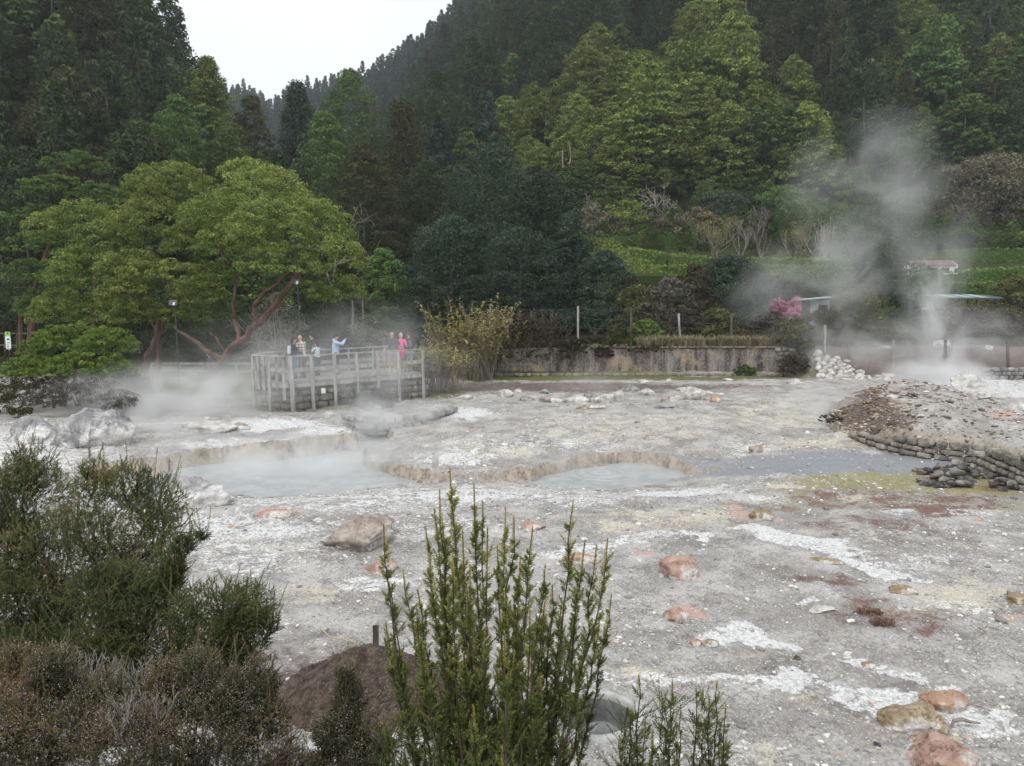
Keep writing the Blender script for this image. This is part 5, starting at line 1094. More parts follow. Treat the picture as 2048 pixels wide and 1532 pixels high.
for k_, (a_, b_, rx_, ry_, m_, d_) in enumerate([(200, 782, 50, 26, L_greyb, 29), (235, 800, 40, 22, L_heath, 28.6), (100, 800, 44, 20, L_greyb, 28), (40, 790, 50, 26, L_heath, 29), (-10, 800, 40, 30, L_olive, 28.5), (150, 760, 60, 26, L_heath, 31), (250, 770, 46, 22, L_olive, 31), (20, 725, 44, 30, L_heath, 33)]):
    wall_bush(['grey wiry heath spilling over the fissured outcrop', 'brown heath beside the fissured outcrop at the steam', 'grey heath cushion above the low tan outcrop', 'brown heath bush on the left bank, middle row', 'olive heath bush cut by the left edge of the picture', 'brown heath right under the bright green bush',
        'olive heath between the bright bush and the steam', 'brown heath below the green and white sign'][k_], a_, b_, rx_, ry_, m_, d_)
for k_, (a_, b_, rx_, ry_, m_, d_) in enumerate([(1670, 700, 50, 20, L_heath, 45.5), (1740, 704, 56, 18, L_greyb, 45), (1820, 706, 50, 18, L_heath, 45.5), (1960, 700, 60, 20, L_greyb, 45.5), (2030, 705, 50, 18, L_heath, 45)]):
    wall_bush(['brown heath behind the fence at the cobbled bank', 'grey twiggy heath behind the fence between bank and steam', 'brown heath behind the fence in the steam column', 'grey twiggy heath behind the fence right of the steam column', 'brown heath behind the fence at the right edge'][k_], a_, b_, rx_, ry_, m_, d_)
# ginger-like plants on the bank
def ginger(lb, px, py, w, h, depth, n, mat=L_yell):
    o = base_at(px, depth); mb = MB(); m2 = MB(); W = w * mpp(depth); H = h * mpp(depth); n = int(n * 1.8)
    for k in range(n):
        b = np.array([rs.uniform(-.5, .5) * W, rs.uniform(-.35, .35) * W, 0.]); z0 = lz(o[0] + b[0], o[1] + b[1]) - o[2]; b[2] = z0; L = H * rs.uniform(.55, 1.1) * (1 - .5 * abs(b[0]) / W); a = rs.uniform(0, 6.28); ln = rs.uniform(.15, .6)
        top_ = b + np.array([math.cos(a) * ln * L, math.sin(a) * ln * L, L]); mid = (b + top_) / 2 + [0, 0, .1 * L]; tube(m2, [b, mid, top_], [.012, .010, .006], 4)
        q = rs.uniform(.35, 1, 16)[:, None]; P = np.where(q < .5, b + (mid - b) * q * 2, mid + (top_ - mid) * (q - .5) * 2); sd = rs.normal(size=(16, 3)); sd[:, 2] = np.abs(sd[:, 2]) * .4; sd = unit(sd); L2 = .34; wv = unit(np.cross(sd, [0, 0, 1.])) * .05
        T = P + sd * L2 - [0, 0, .07]; M = P + sd * L2 * .5 + [0, 0, .02]; mb.add(np.stack([P, M + wv, T, M - wv], 1).reshape(-1, 3), np.arange(64).reshape(-1, 4), np.clip(rs.rand() * .7 + rs.uniform(0, .4, 16), 0, 1))
    e = empty('ginger_plant', tuple(o), 0, lb, 'plant'); mb.build('foliage', mat, e); m2.build('stem', M_palebark, e); return e
ginger('clump of yellowing sword-leaved plants beside the right end of the platform', 875, 770, 95, 100, 35.5, 75); ginger('tall yellowing sword-leaved plants on the bank left of the fence', 925, 760, 120, 150, 41, 90); ginger('yellow-brown sword-leaved plants at the left end of the old wall', 985, 740, 90, 120, 43.6, 60)
ginger('reddish brown dying sword-leaved plants behind the fence', 1070, 690, 110, 80, 46.5, 60, L_heath)
# wire fence on the bank: posts as parts, wires as parts
def wire_fence(lb, posts, nw=3):
    o = at(posts[0][0], posts[0][2], posts[0][3]); e = empty('wire_fence', tuple(o), 0, lb, 'fence'); tops = []; M_w = bpy.data.materials.get('fence_wire') or NT('fence_wire').pbr((.16, .16, .16), .6, .4); M_w.name = 'fence_wire'
    for (px, pt, pb, d, dk, *ln) in posts:
        T = at(px + (ln[0] if ln else 0), pt, d); B = at(px, pb, d); mb = MB(); bar(mb, B - o - [0, 0, .5], T - o, .11 if not dk else .12, .1); mb.build('post', M_stake if dk else M_grey, e); tops.append((T - o, B - o))
    for k in range(nw):
        f = .04 + k * .3; mb = MB()
        for (a, b), (c, d2) in zip(tops[:-1], tops[1:]):
            p, q = a + (b - a) * f, c + (d2 - c) * f; t = np.linspace(0, 1, 7)[:, None]; tube(mb, p + (q - p) * t - np.array([0, 0, .16]) * (4 * t * (1 - t)) + [0, -.06, 0], .0045, 3)
        mb.build('wire', M_w, e)
    return e
wire_fence('wire fence on grey and dark posts along the top of the old wall', [(980, 608, 645, 47, 0), (1020, 614, 668, 45.5, 0, 4), (1156, 612, 672, 44.2, 0), (1262, 616, 676, 44, 1), (1361, 627, 668, 44, 0, -4), (1463, 630, 664, 44.5, 1), (1573, 638, 694, 43.6, 1)])
wire_fence('wire fence running through the steam on the right', [(1573, 638, 694, 43.8, 1), (1650, 650, 706, 43.6, 0), (1698, 674, 722, 43, 1), (1787, 680, 736, 42.5, 0), (1891, 680, 724, 42, 1), (2018, 678, 726, 42, 1, -3), (2120, 680, 728, 42, 1)], 3)

# ------------------------------------------------------------------ house, sheds
def roof_mat(name, a, b):
    t = NT(name); w = t.n.new('ShaderNodeTexWave'); w.wave_type = 'BANDS'; w.bands_direction = 'X'; w.inputs['Scale'].default_value = 3.; t.l.new(t.obj(), w.inputs['Vector']); n = t.noise(3, 5, .6); return t.pbr(t.mix(n, a, b), .8, .2, t.bump(w.outputs['Fac'], .04, .8))
M_plas = concrete_mat('white_painted_plaster', (.66, .67, .67), (.80, .80, .79)); M_roof = roof_mat('brown_tile_roof', (.16, .10, .085), (.27, .19, .165)); M_dk = NT('dark_opening').pbr((.03, .035, .035), .5, .3); M_gls = roof_mat('grey_sheet_roof', (.30, .36, .37), (.44, .50, .51))
d_ = 82.; o = at(1872, 545, d_); k = mpp(d_); e = empty('white_house', (o[0], o[1], o[2] - .5), math.radians(-8), 'small white house with brown roof on the garden terrace at right', 'house')
w, h, dp = 80 * k, 1.3, 3.2; mb = MB(); box(mb, (0, dp / 2, h / 2 - 1.2), (w, dp, h + 2.4)); 
for s in (-1, 1): x_ = s * (w / 2 - .002); mb.add([(x_, 0, h), (x_, dp, h), (x_, dp / 2, h + .5), (x_ - s * .15, 0, h), (x_ - s * .15, dp, h), (x_ - s * .15, dp / 2, h + .5)], [[0, 1, 2], [3, 5, 4]])
mb.build('wall', M_plas, e); mb = MB(); q = w / 2 - .18
mb.add([(-q, -.15, h - .02), (q, -.15, h - .02), (q, dp / 2, h + .55), (-q, dp / 2, h + .55), (-q, dp + .15, h - .02), (q, dp + .15, h - .02), (-q, -.15, h - .09), (q, -.15, h - .09)], [[0, 1, 2, 3], [3, 2, 5, 4], [6, 7, 1, 0]]); mb.build('roof', M_roof, e)
for xw, ww, hh, nm in ((-.55, 1., .75, 'window'), (.9, 1.3, 1.0, 'window'), (2.0, .7, .7, 'window')): box(MB(), (xw, -.012, h * .55), (ww * .6, .03, hh * .6)).build(nm, M_dk, e)
box(MB(), (-w / 2 - .7, 1., h * .1), (1.4, 2., h * 1.1)).build('annex', M_plas, e); box(MB(), (-w / 2 - .75, .95, h * .68), (1.7, 2.3, .07), ry=.06).build('annex_roof', M_gls, e)
d_ = 58.; o = at(1935, 612, d_); k = mpp(d_); gz_ = lz(o[0], o[1]); e = empty('open_shed', (o[0], o[1], gz_), 0, 'long low open shed with pale translucent roof strips at the right', 'shed'); zr_ = at(1935, 592, d_)[2] - gz_; w = 130 * k
box(MB(), (0, .6, zr_ - .08), (w, 2.6, .1), rx=.10).build('roof', NT('dark_green_sheet').pbr((.07, .10, .10), .6, .3), e)
for i_ in range(3): box(MB(), (-w * .25 + i_ * w * .22, .6, zr_ + .0), (w * .16, 2.3, .03), rx=.10).build('roof_strip', M_gls, e)
box(MB(), (0, 1.9, zr_ * .3), (w * .96, .08, zr_ * .45)).build('back_wall', M_plas, e)
for i_ in range(8): box(MB(), (-w * .48 + i_ * w * .96 / 7, -.55, zr_ / 2 - .3), (.09, .09, zr_ + .25)).build('post', M_dk, e)
d_ = 52.; o = at(1640, 625, d_); gz_ = lz(o[0], o[1]); e = empty('small_shed', (o[0], o[1], gz_), 0, 'small shed with grey-green sloping roof beside the pink bushes', 'shed'); zr_ = max(1.0, at(1640, 600, d_)[2] - gz_)
box(MB(), (0, .8, zr_ / 2), (1.3, 1.5, zr_), jit=0).build('wall', concrete_mat('grey_shed_wall', (.2, .22, .22), (.33, .35, .35)), e); box(MB(), (-.1, .8, zr_ + .1), (2.2, 2.0, .05), ry=-.09).build('roof', M_gls, e); box(MB(), (.2, .04, zr_ * .45), (.6, .03, zr_ * .8)).build('door', M_dk, e)

# lights and sign among the trees
M_met = NT('lamp_housing').pbr((.05, .055, .06), .5, .4); M_gl = NT('lamp_glass').pbr((.38, .42, .44), .3, .5)
for (px, py, dd, lb) in [(592, 564, 34.5, 'square floodlight high on the dark pole beside the forked tree'), (346, 606, 34.5, 'square floodlight under the round-topped tree crown')]:
    o = at(px, py, dd); gz_ = lz(o[0], o[1]); e = empty('floodlight', (o[0], o[1], gz_), 0, lb, 'floodlight'); H = o[2] - gz_
    tube(MB(), [(0.05, .1, -.3), (.05, .1, H - .1)], .028, 8).build('pole', M_met, e); box(MB(), (0, 0, H), (.34, .1, .26), rx=-.5, rz=.25).build('housing', M_met, e); b_ = MB(); box(b_, (0, -.066, H - .032), (.22, .012, .15), rx=-.5, rz=.0); b_.build('glass', M_gl, e)
    tube(MB(), [(.05, .1, H - .1), (.02, .05, H)], .02, 6).build('bracket', M_met, e)
def sign_mat():
    t = NT('information_board'); P = t.obj(); s = t.n.new('ShaderNodeSeparateXYZ'); t.l.new(P, s.inputs[0]); v = t.noise(14, 3, .6, vec=P); 
    col = t.mix(t.step(s.outputs[2], .18, .20), (.72, .78, .80), (.30, .58, .10)); return t.pbr(col, .5, .3)
o = at(17, 690, 37.); gz_ = lz(o[0], o[1]); c_ = at(17, 681, 37.); e = empty('information_sign', (o[0], o[1], gz_), 0, 'narrow white and green information sign at the left edge', 'sign'); zc = c_[2] - gz_
ob = MB(); box(ob, (0, 0, 0), (.24, .03, .84)); b = ob.build('board', sign_mat(), e); b.location = (0, 0, zc); m_ = NT('sign_print').pbr((.05, .25, .12), .6, .2)
for z_, w_, h_, mm_ in ((.34, .05, .09, 1), (.34, .05, .09, 1), (.06, .12, .10, 1), (-.10, .14, .03, 0), (-.18, .12, .02, 0), (-.28, .10, .05, 1)):
    q = MB(); box(q, (rs.uniform(-.03, .03), -.019, z_), (w_, .006, h_)); pr = q.build('print', m_ if mm_ else M_dk, b)
box(MB(), (.0, .04, zc / 2 - .2), (.06, .05, zc + .2)).build('post', M_grey, e)

# ------------------------------------------------------------------ rail fence behind, and the wooden viewing platform
ZD = at(575, 760, 30.6)[2]
def flat(px, py): p = on(px, py, ZD); return np.array([p[0], p[1]])
A_, B_, L_ = flat(574, 765), flat(843, 744), flat(508, 760)
nrm = np.array([-(B_ - A_)[1], (B_ - A_)[0]]); nrm /= np.linalg.norm(nrm); nrm = nrm if nrm[1] > 0 else -nrm
Lb = L_ + np.array([.5, 1.9]); Ab = A_ + nrm * 2.6; Bb = B_ + nrm * 2.6
e = empty('viewing_platform', (A_[0], A_[1], ZD), 0, 'weathered grey wooden viewing platform with railings on a stone base', 'viewing platform'); O = np.array([A_[0], A_[1]])
def v3(p, z): return np.array([p[0] - O[0], p[1] - O[1], z])
def polyprism(mb, P, z0, z1):
    n = len(P); V = np.concatenate([[v3(p, z0) for p in P], [v3(p, z1) for p in P]]); mb.add(V, [list(range(n))[::-1]]); mb.add(V, [[n + i for i in range(n)]]); mb.add(V, [[i, (i + 1) % n, n + (i + 1) % n, n + i] for i in range(n)]); return mb
def deck_mat():
    t = NT('deck_boards'); w = t.n.new('ShaderNodeTexWave'); w.inputs['Scale'].default_value = 2.2; t.l.new(t.obj(), w.inputs['Vector']); n = t.noise(4, 6, .6); return t.pbr(t.mix(t.step(n, .3, .7), (.20, .195, .185), (.36, .35, .33)), .9, .15, t.bump(t.step(w.outputs['Fac'], .02, .15), .02, .8))
polyprism(MB(), [L_, A_, B_, Bb, Ab, Lb], -.06, 0).build('deck', deck_mat(), e)
mb = MB()
for a, b in ((L_, A_), (A_, B_), (Lb, L_)): bar(mb, v3(a, -.15), v3(b, -.15), .05, .15)
mb.build('fascia', M_grey, e)
def post(p, z0, z1, w=.115, sx=0.): mb = MB(); bar(mb, v3(p, z0) + [sx, 0, 0], v3(p, z1), w, w); return mb.build('post', M_grey, e)
GZ0 = lambda p: lz(p[0], p[1]) - ZD
RT, RM = .96, .46
fr = []
for px, full, off in ((581, 1, 0), (622, 1, 0), (667, 0, 0), (712, 0, 0), (753, 0, 0), (795, 0, 0), (843, 0, 0)):
    t = (px - 574) / (843 - 574.); p = A_ + (B_ - A_) * min(1, t * (1 + .0)); 
    q = flat(px, 765 - 21 * t); q = q - nrm * .09; fr.append(q); g = GZ0(q) - .3; post(q, g if full or px in (667, 843, 795) else -.62, RT + .02, .15 if px == 581 else .115, .05)
post(flat(567, 764) - nrm * .05, GZ0(A_) * .62, RT, .12, .02)
for px, py in ((508, 762), (519, 764), (530, 765), (541, 768), (556, 765)): q = flat(px, py - 3) + np.array([-.02, -.05]); post(q, (GZ0(q) - .3) if px in (541, 508) else -.35, RT, .10)
bk = []
for t in (.0, .2, .42, .66, .86, 1.): p = Ab + (Bb - Ab) * t; bk.append(p); post(p, -.3, RT, .10)
post(Lb, -.3, RT, .1)
for z, w, h in ((RT + .04, .15, .05), (RM, .045, .15)):
    for a, b in ((L_, A_), (A_ - nrm * .02, B_ - nrm * .02), (Ab, Bb), (Lb, L_)): mb = MB(); bar(mb, v3(a, z), v3(b, z), w, h); mb.build('rail', M_grey, e)
mb = MB(); P_ = [L_ + [0.05, .35], A_ + [.02, .25] , B_ + [-.02, .25]]; zb_ = min(lz(*L_), lz(*A_), lz(*B_)) - ZD - .2
masonry(mb, [p - O for p in P_], zb_, -.28, .42, .24, .4, .35, cols=(.0, .9)); masonry(mb, [L_ + [.05, .35] - O, Lb + [.1, 0] - O], zb_, -.28, .4, .24, .4, .3, cols=(.1, 1)); mb.build('stone_base', S_wall2, e)
polyprism(MB(), [L_ + [.2, .5], A_ + [.05, .4], B_ + [-.1, .4], Bb, Ab, Lb], zb_, -.08).build('fill', S_wall2, e)
q = flat(648, 762); box(MB(), v3(q - nrm * -.03, -.38) + [0, -.08, 0], (.17, .02, .21), jit=.003).build('notice_plate', M_plas, e)
# rails behind on the left
e = empty('rail_fence', tuple(at(300, 752, 38.)), 0, 'low grey wooden rail fence in the steam left of the platform', 'fence'); o0 = at(300, 752, 38.); P_ = [(303, 38.5), (358, 38), (418, 37), (472, 36), (508, 34.5)]; Q = []
for px, dd in P_:
    b = at(px, 751, dd); t_ = at(px, 727, dd); Q.append((b - o0, t_ - o0)); bar(MB(), b - o0 - [0, 0, .5], t_ - o0, .1, .1).build('post', M_grey, e)
for f in (.0, .62):
    for (a, b), (c, d) in zip(Q[:-1], Q[1:]): bar(MB(), b + (a - b) * f, d + (c - d) * f, .06, .1).build('rail', M_grey, e)
e = empty('rail_fence', tuple(at(0, 690, 40.)), 0, 'thin dark rail fence behind the green and white sign', 'fence'); o0 = at(0, 690, 40.)
for px in (-30, 10, 34, 70): a = at(px, 665, 40.) - o0; b = at(px, 712, 40.) - o0; bar(MB(), b, a, .06, .06).build('post', M_stake, e)
for py in (667, 690): bar(MB(), at(-40, py, 40.) - o0, at(75, py, 40.) - o0, .05, .06).build('rail', M_stake, e)
for (px, py, lb) in ((1740, 1228, 'left reddish heath tuft on the gravel'), (1762, 1250, 'right reddish heath tuft on the gravel')):
    c = on(px, py, 0); mb = MB(); tuft(mb, (0, 0, 0), .13, 260, .15, .006, 1.3); P = dome_pts((0, 0, .02), (.16, .12, .07), 20); clumps(mb, P, .03, 20, .012, .6); ob = mb.build('heath_tuft', leaf_mat('reddish_heath_%d' % px, [(0, (.10, .07, .05)), (.5, (.24, .15, .12)), (1, (.42, .31, .25))], .1, 0)); ob.location = (c[0], c[1], lz(c[0], c[1])); tag(ob, lb, 'heath tuft')
c = on(1925, 1462, 0); mb = MB(); tube(mb, [(-.12, 0, .03), (-.1, 0, .1), (0, .02, .1), (.1, .04, .06), (.2, .03, .05)], [.01, .02, .022, .016, .008], 6); ob = mb.build('driftwood', M_dead); ob.location = (c[0], c[1], lz(c[0], c[1])); tag(ob, 'short bent piece of dead wood near the orange boulders', 'branch')
# ------------------------------------------------------------------ people
def pmat(n, c, r=.85): return NT(n).pbr(c, r, .2)
SK = pmat('skin', (.50, .30, .22), .6); HD = pmat('dark_hair', (.025, .018, .015)); HB = pmat('brown_hair', (.07, .045, .03)); HL = pmat('blond_hair', (.45, .36, .24)); SHOE = pmat('dark_shoe', (.04, .04, .045)); SHW = pmat('white_shoe', (.6, .6, .6)); EYE = pmat('eye', (.02, .015, .01), .3); LIP = pmat('lips', (.32, .13, .11), .6)
def fuse(mb, name, mat, parent, vox):
    o = mb.build(name, mat, parent, True); m = o.modifiers.new('remesh', 'REMESH'); m.mode = 'VOXEL'; m.voxel_size = vox; m.use_smooth_shade = True; s = o.modifiers.new('smooth', 'SMOOTH'); s.iterations = 2; return o
def ell(mb, c, r, sub=3): V, F = ico(sub); mb.add(V * np.array(r) + np.array(c), F); return mb
def tb(mb, pts, rad, n=12, sub=6):
    pts = np.array(pts, float); t = np.linspace(0, 1, len(pts)); tt = np.linspace(0, 1, (len(pts) - 1) * sub + 1)
    P = np.stack([np.interp(tt, t, pts[:, i]) for i in range(3)], 1); R = np.interp(tt, t, rad); tube(mb, P, R, n); ell(mb, pts[0], (rad[0],) * 3, 2); ell(mb, pts[-1], (rad[-1],) * 3, 2); return mb
def hand(mb, w, d, up, s=1., curl=.5, left=False):
    """palm, four unequal bent fingers and a thumb from its side"""
    d = unit(np.array(d, float)); side = unit(np.cross(d, up)); nrm_ = np.cross(side, d); w = np.array(w, float); pc = w + d * .045 * s; tb(mb, [w, pc + d * .035 * s], [.022 * s, .030 * s], 8, 3)
    for k, L in enumerate((.068, .078, .072, .056)):
        b = w + d * .082 * s + side * (k - 1.5) * .019 * s; m = b + unit(d - nrm_ * curl * .5) * L * .5 * s; t = m + unit(d - nrm_ * curl * 1.6) * L * .5 * s; tb(mb, [b - d * .02 * s, m, t], [.0095 * s, .0088 * s, .007 * s], 6, 2)
    sg = -1 if left else 1; b = w + d * .03 * s - side * .028 * s * sg; m = b + unit(d * .6 - side * sg * .7 - nrm_ * .3) * .035 * s; tb(mb, [b, m, m + unit(d - nrm_ * .5) * .028 * s], [.012 * s, .0105 * s, .008 * s], 6, 2)
def person(label, pos, H, face, hair, top, bottom, top_mat, bot_mat, lh, rh, lean=0., head_turn=0., hair_len=0, shoes=SHOE, feet=((-.1, .0), (.1, .03)), bald=False, short_sleeve=True, woman=False, skirt=False, extra=None, elbows=None, head_tilt=0., hood=None):
    """faces local +Y. lh / rh: left and right wrist targets (units of a 1.75 m figure)"""
    s = H / 1.75; e = empty('person', (pos[0], pos[1], ZD + pos[2] if len(pos) > 2 else ZD), face, label, 'person'); sw = .165 if woman else .20
    hip = np.array([0, 0, .92]); neck = np.array([0, lean * .55, 1.47]); chest = np.array([0, lean * .35, 1.25]); hc = neck + [0, lean * .18 + .015, .17]
    body = MB(); legs = []
    for i, sx in ((0, -1), (1, 1)):
        f = np.array([feet[i][0], feet[i][1], .07]); h = hip + [sx * .095, 0, -.03]; kn = (h + f) / 2 + [0, .03, .02]; legs.append((h, kn, f))
        tb(body, [h, kn, f], [.085, .056, .038]); tb(body, [f - [0, .03, .02], f + [sx * .02, .13, -.045]], [.035, .03])
    tb(body, [hip, chest, neck - [0, 0, .05]], [.125, .13, .08]); ell(body, chest + [0, 0, .05], (sw * .82, .105, .17)); tb(body, [neck - [0, 0, .05], neck + [0, .01, .07]], [.06, .052])
    ct, st = math.cos(head_turn), math.sin(head_turn)
    def hd(v): v = np.array(v, float); return hc + np.array([v[0] * ct - v[1] * st, v[0] * st + v[1] * ct, v[2]])
    ell(body, hc, (.078, .092, .108)); ell(body, hd((0, .03, -.045)), (.058, .062, .062)); tb(body, [hd((0, .088, .02)), hd((0, .108, -.018))], [.010, .015], 8, 2); ell(body, hd((0, .085, -.085)), (.022, .02, .018), 2)
    for sx in (-1, 1): ell(body, hd((sx * .08, -.002, -.005)), (.012, .02, .032), 2)
    arms = []
    for i, (sx, w) in enumerate(((-1, lh), (1, rh))):
        sh = np.array([sx * sw, lean * .5, 1.40]); w = np.array(w, float); v = w - sh; d = np.linalg.norm(v); L1, L2 = .29, .26; d2 = min(d, L1 + L2 - .005); a = (L1 * L1 - L2 * L2 + d2 * d2) / (2 * d2); hgt = math.sqrt(max(L1 * L1 - a * a, 0)); dr = v / d
        w = sh + dr * d2; pole = unit(np.array([sx * .6, -.5, -.8]) - dr * np.dot(dr, [sx * .6, -.5, -.8])); el = sh + dr * a + pole * hgt; arms.append((sh, el, w)); tb(body, [sh, el, w], [.052, .040, .028]); fd = unit((w - el) * 1. + np.array([0, .0, .0])); hand(body, w, fd, (0, 0, 1) if abs(fd[2]) < .8 else (0, 1, 0), 1., .7, sx < 0)
    for m_ in (body,): m_.v = [v * s for v in m_.v]
    fuse(body, 'body', SK, e, .0085)
    # clothes
    t = MB(); tb(t, [hip + [0, 0, .0 if not skirt else -.06], hip + [0, lean * .1, .12], chest, neck - [0, 0, .09]], [.158 if not woman else .15, .145, .158 if not woman else .14, .105], 16); ell(t, chest + [0, 0, .07], (sw * 1.0, .128, .18)); 
    for sh, el, w in arms:
        if short_sleeve: tb(t, [sh, sh + (el - sh) * .72], [.072, .066])
        else: tb(t, [sh, el, w - (w - el) * .08], [.074, .060, .042])
    if hood: ell(t, neck + [0, -.07, .03], (.10, .07, .07))
    b = MB(); tb(b, [hip + [0, 0, .05], hip - [0, 0, .06]], [.148, .155], 16)
    for h, kn, f in legs:
        if bottom == 'long': tb(b, [h, kn, f + [0, 0, .02]], [.108, .078, .062])
        elif bottom == 'shorts': tb(b, [h, h + (kn - h) * 1.0], [.112, .096])
        else: tb(b, [h, h + (kn - h) * .7], [.12, .12])
    for m_, nm, mt in ((t, 'top', top_mat), (b, 'trousers' if bottom == 'long' else ('shorts' if bottom == 'shorts' else 'skirt'), bot_mat)): m_.v = [v * s for v in m_.v]; fuse(m_, nm, mt, e, .014)
    for h, kn, f in legs: q = MB(); tb(q, [f + [0, -.04, -.025], f + [0, .06, -.03], f + [0, .15, -.04]], [.048, .045, .034]); q.v = [v * s for v in q.v]; fuse(q, 'shoe', shoes, e, .012)
    if hair is not None:
        q = MB(); ell(q, hd((0, -.012, .028)), (.088, .098, .098)); 
        if hair_len: tb(q, [hd((0, -.05, .02)), hd((0, -.075, -.06)), hd((0, -.07, -.06 - hair_len))], [.085, .075, .05])
        V = q.v[0]; q.v[0] = np.where((V[:, 2] < hc[2] + .012)[:, None] & (((V - hc) @ np.array([-st, ct, 0])) > .03)[:, None], hc + (V - hc) * .8, V); q.v = [v * s for v in q.v]; fuse(q, 'hair', hair, e, .011)
    q = MB(); 
    for sx in (-1, 1): ell(q, hd((sx * .030, .083, .022)) , (.011, .008, .007), 2)
    q.v = [v * s for v in q.v]; q.build('eyes', EYE, e, True); q = MB(); ell(q, hd((0, .094, -.048)), (.024, .006, .007), 2); q.v = [v * s for v in q.v]; q.build('lips', LIP, e, True)
    if extra: extra(e, s, arms, hc, chest)
    return e, arms
def plaid():
    t = NT('plaid_flannel'); s = t.n.new('ShaderNodeSeparateXYZ'); t.l.new(t.obj(), s.inputs[0])
    def ln(v, off=0.): f = t.math('FRACT', t.math('MULTIPLY', t.math('ADD', v, off), 8.)); return t.math('LESS_THAN', f, .20)
    m = t.math('MAXIMUM', ln(s.outputs[0], 4.), ln(s.outputs[2], 0.)); return t.pbr(t.mix(m, (.62, .55, .50), (.07, .05, .055)), .9, .1)
BLK = pmat('black_fabric', (.028, .03, .036)); NAVY = pmat('dark_tee', (.045, .05, .062)); JEAN = pmat('blue_denim', (.10, .17, .28)); DJ = pmat('dark_denim', (.05, .065, .09)); KH = pmat('khaki_cloth', (.12, .10, .075)); LB = pmat('light_blue_cloth', (.42, .53, .70)); PB = pmat('pale_blue_tee', (.50, .58, .65)); PK = pmat('hot_pink_cloth', (.80, .12, .33)); GR = pmat('grey_cloth', (.33, .34, .34)); LBS = pmat('pale_denim', (.32, .40, .48)); RD = pmat('coral_cloth', (.70, .22, .25)); BLUEG = pmat('slate_cloth', (.13, .16, .20)); WH = pmat('white_cloth', (.65, .66, .66))
def dk(px, py, back=0.): p = flat(px, py); return (p[0], p[1] + back)
def phone(e, s, arms, hc, ch):
    m = (arms[0][2] + arms[1][2]) / 2 + [0, .07, .06]; q = MB(); box(q, m, (.15, .012, .075)); q.v = [v * s for v in q.v]; q.build('phone', BLK, e)
def pack(col):
    def f(e, s, arms, hc, ch): q = MB(); tb(q, [ch + [0, -.16, -.14], ch + [0, -.16, .08]], [.10, .085]); q.v = [v * s for v in q.v]; fuse(q, 'backpack', col, e, .014)
    return f
R_ = math.radians
person('woman with dark hair, dark jacket, jeans and pale backpack facing the man in plaid', dk(588, 757), 1.66, R_(-62), HD, 'jacket', 'long', BLK, JEAN, (-.08, .34, 1.12), (.1, .36, 1.10), .03, 0, .12, SHOE, woman=True, short_sleeve=False, extra=pack(PB))
person('bald man in a white and black plaid shirt leaning to the woman in jeans', dk(607, 756), 1.74, R_(66), None, 'shirt', 'long', plaid(), KH, (-.12, .36, 1.10), (.14, .38, 1.12), .14, 0, 0, SHOE, short_sleeve=False)
person('person in black mostly hidden behind the man in plaid', dk(620, 749, .5), 1.72, R_(70), HD, 'jacket', 'long', BLK, BLK, (-.2, .2, 1.0), (.2, .22, 1.0), .02, 0, 0, SHOE, short_sleeve=False, extra=pack(BLK))
person('child in a pale blue tee and dark jeans holding something up to the face', dk(634, 752, .2), 1.42, R_(62), HB, 'tee', 'long', PB, DJ, (-.05, .28, 1.42), (.08, .28, 1.42), .04, 0, .1, SHOE, woman=True)
person('person in a light blue sweater and black shorts photographing with a raised phone', dk(672, 749), 1.70, R_(-70), HB, 'sweater', 'shorts', LB, BLK, (-.09, .42, 1.50), (.09, .42, 1.52), .02, 0, 0, SHOE, short_sleeve=False, extra=phone, hood=True)
person('bald man in a dark tee and grey shorts standing with his back turned', dk(785, 745), 1.76, R_(12), None, 'tee', 'shorts', NAVY, GR, (-.38, .08, .95), (.30, .12, 1.0), .02, R_(20), 0, SHW)
person('blond woman in a hot pink dress between the two men in dark tees', dk(802, 743, .1), 1.70, R_(-8), HL, 'dress', 'skirt', PK, PK, (-.22, .18, 1.0), (.22, .2, .98), .02, R_(15), .04, SHW, woman=True, skirt=True)
person('man in a dark tee and pale shorts right of the woman in pink', dk(818, 742, .05), 1.72, R_(30), HB, 'tee', 'shorts', NAVY, LBS, (-.22, .16, 1.0), (.25, .1, .96), .02, R_(30), 0, SHW, extra=pack(BLUEG))
person('small child in coral shorts and hat beside the bald man at the railing', dk(769, 745, .15), 1.05, R_(-10), WH, 'tee', 'shorts', GR, RD, (-.2, .2, 1.1), (.2, .2, 1.05), .02, 0, 0, SHW)
pb_ = at(424, 752, 38.6); person('person in slate blue behind the rail fence, half hidden by the leaning trunk', (pb_[0], pb_[1], lz(pb_[0], pb_[1]) - ZD), 1.6, R_(100), HD, 'jacket', 'long', BLUEG, BLUEG, (-.1, .3, 1.0), (.1, .3, 1.), .16, 0, 0, SHOE, short_sleeve=False)
# ------------------------------------------------------------------ heath shrubs close to the viewer
def heath_mat(name, stops, tr=.25):
    t = NT(name); v = t.attr('var', 'Fac'); n = t.noise(5., 3, .5); col = t.ramp(t.math('ADD', v, t.math('MULTIPLY', t.math('SUBTRACT', n, .5), .5)), stops); return t.leafy(col, tr)
N_tall = heath_mat('tree_heath_needles', [(0, (.07, .105, .042)), (.3, (.16, .20, .068)), (.6, (.33, .33, .105)), (.85, (.52, .45, .14)), (1, (.62, .50, .17))])
N_bush = heath_mat('bush_heath_needles', [(0, (.045, .070, .028)), (.35, (.095, .140, .048)), (.6, (.17, .20, .072)), (.8, (.27, .24, .10)), (1, (.34, .23, .14))])
N_brown = heath_mat('brown_heath_needles', [(0, (.062, .080, .040)), (.35, (.12, .145, .070)), (.6, (.20, .185, .10)), (.8, (.30, .21, .115)), (1, (.42, .25, .11))])
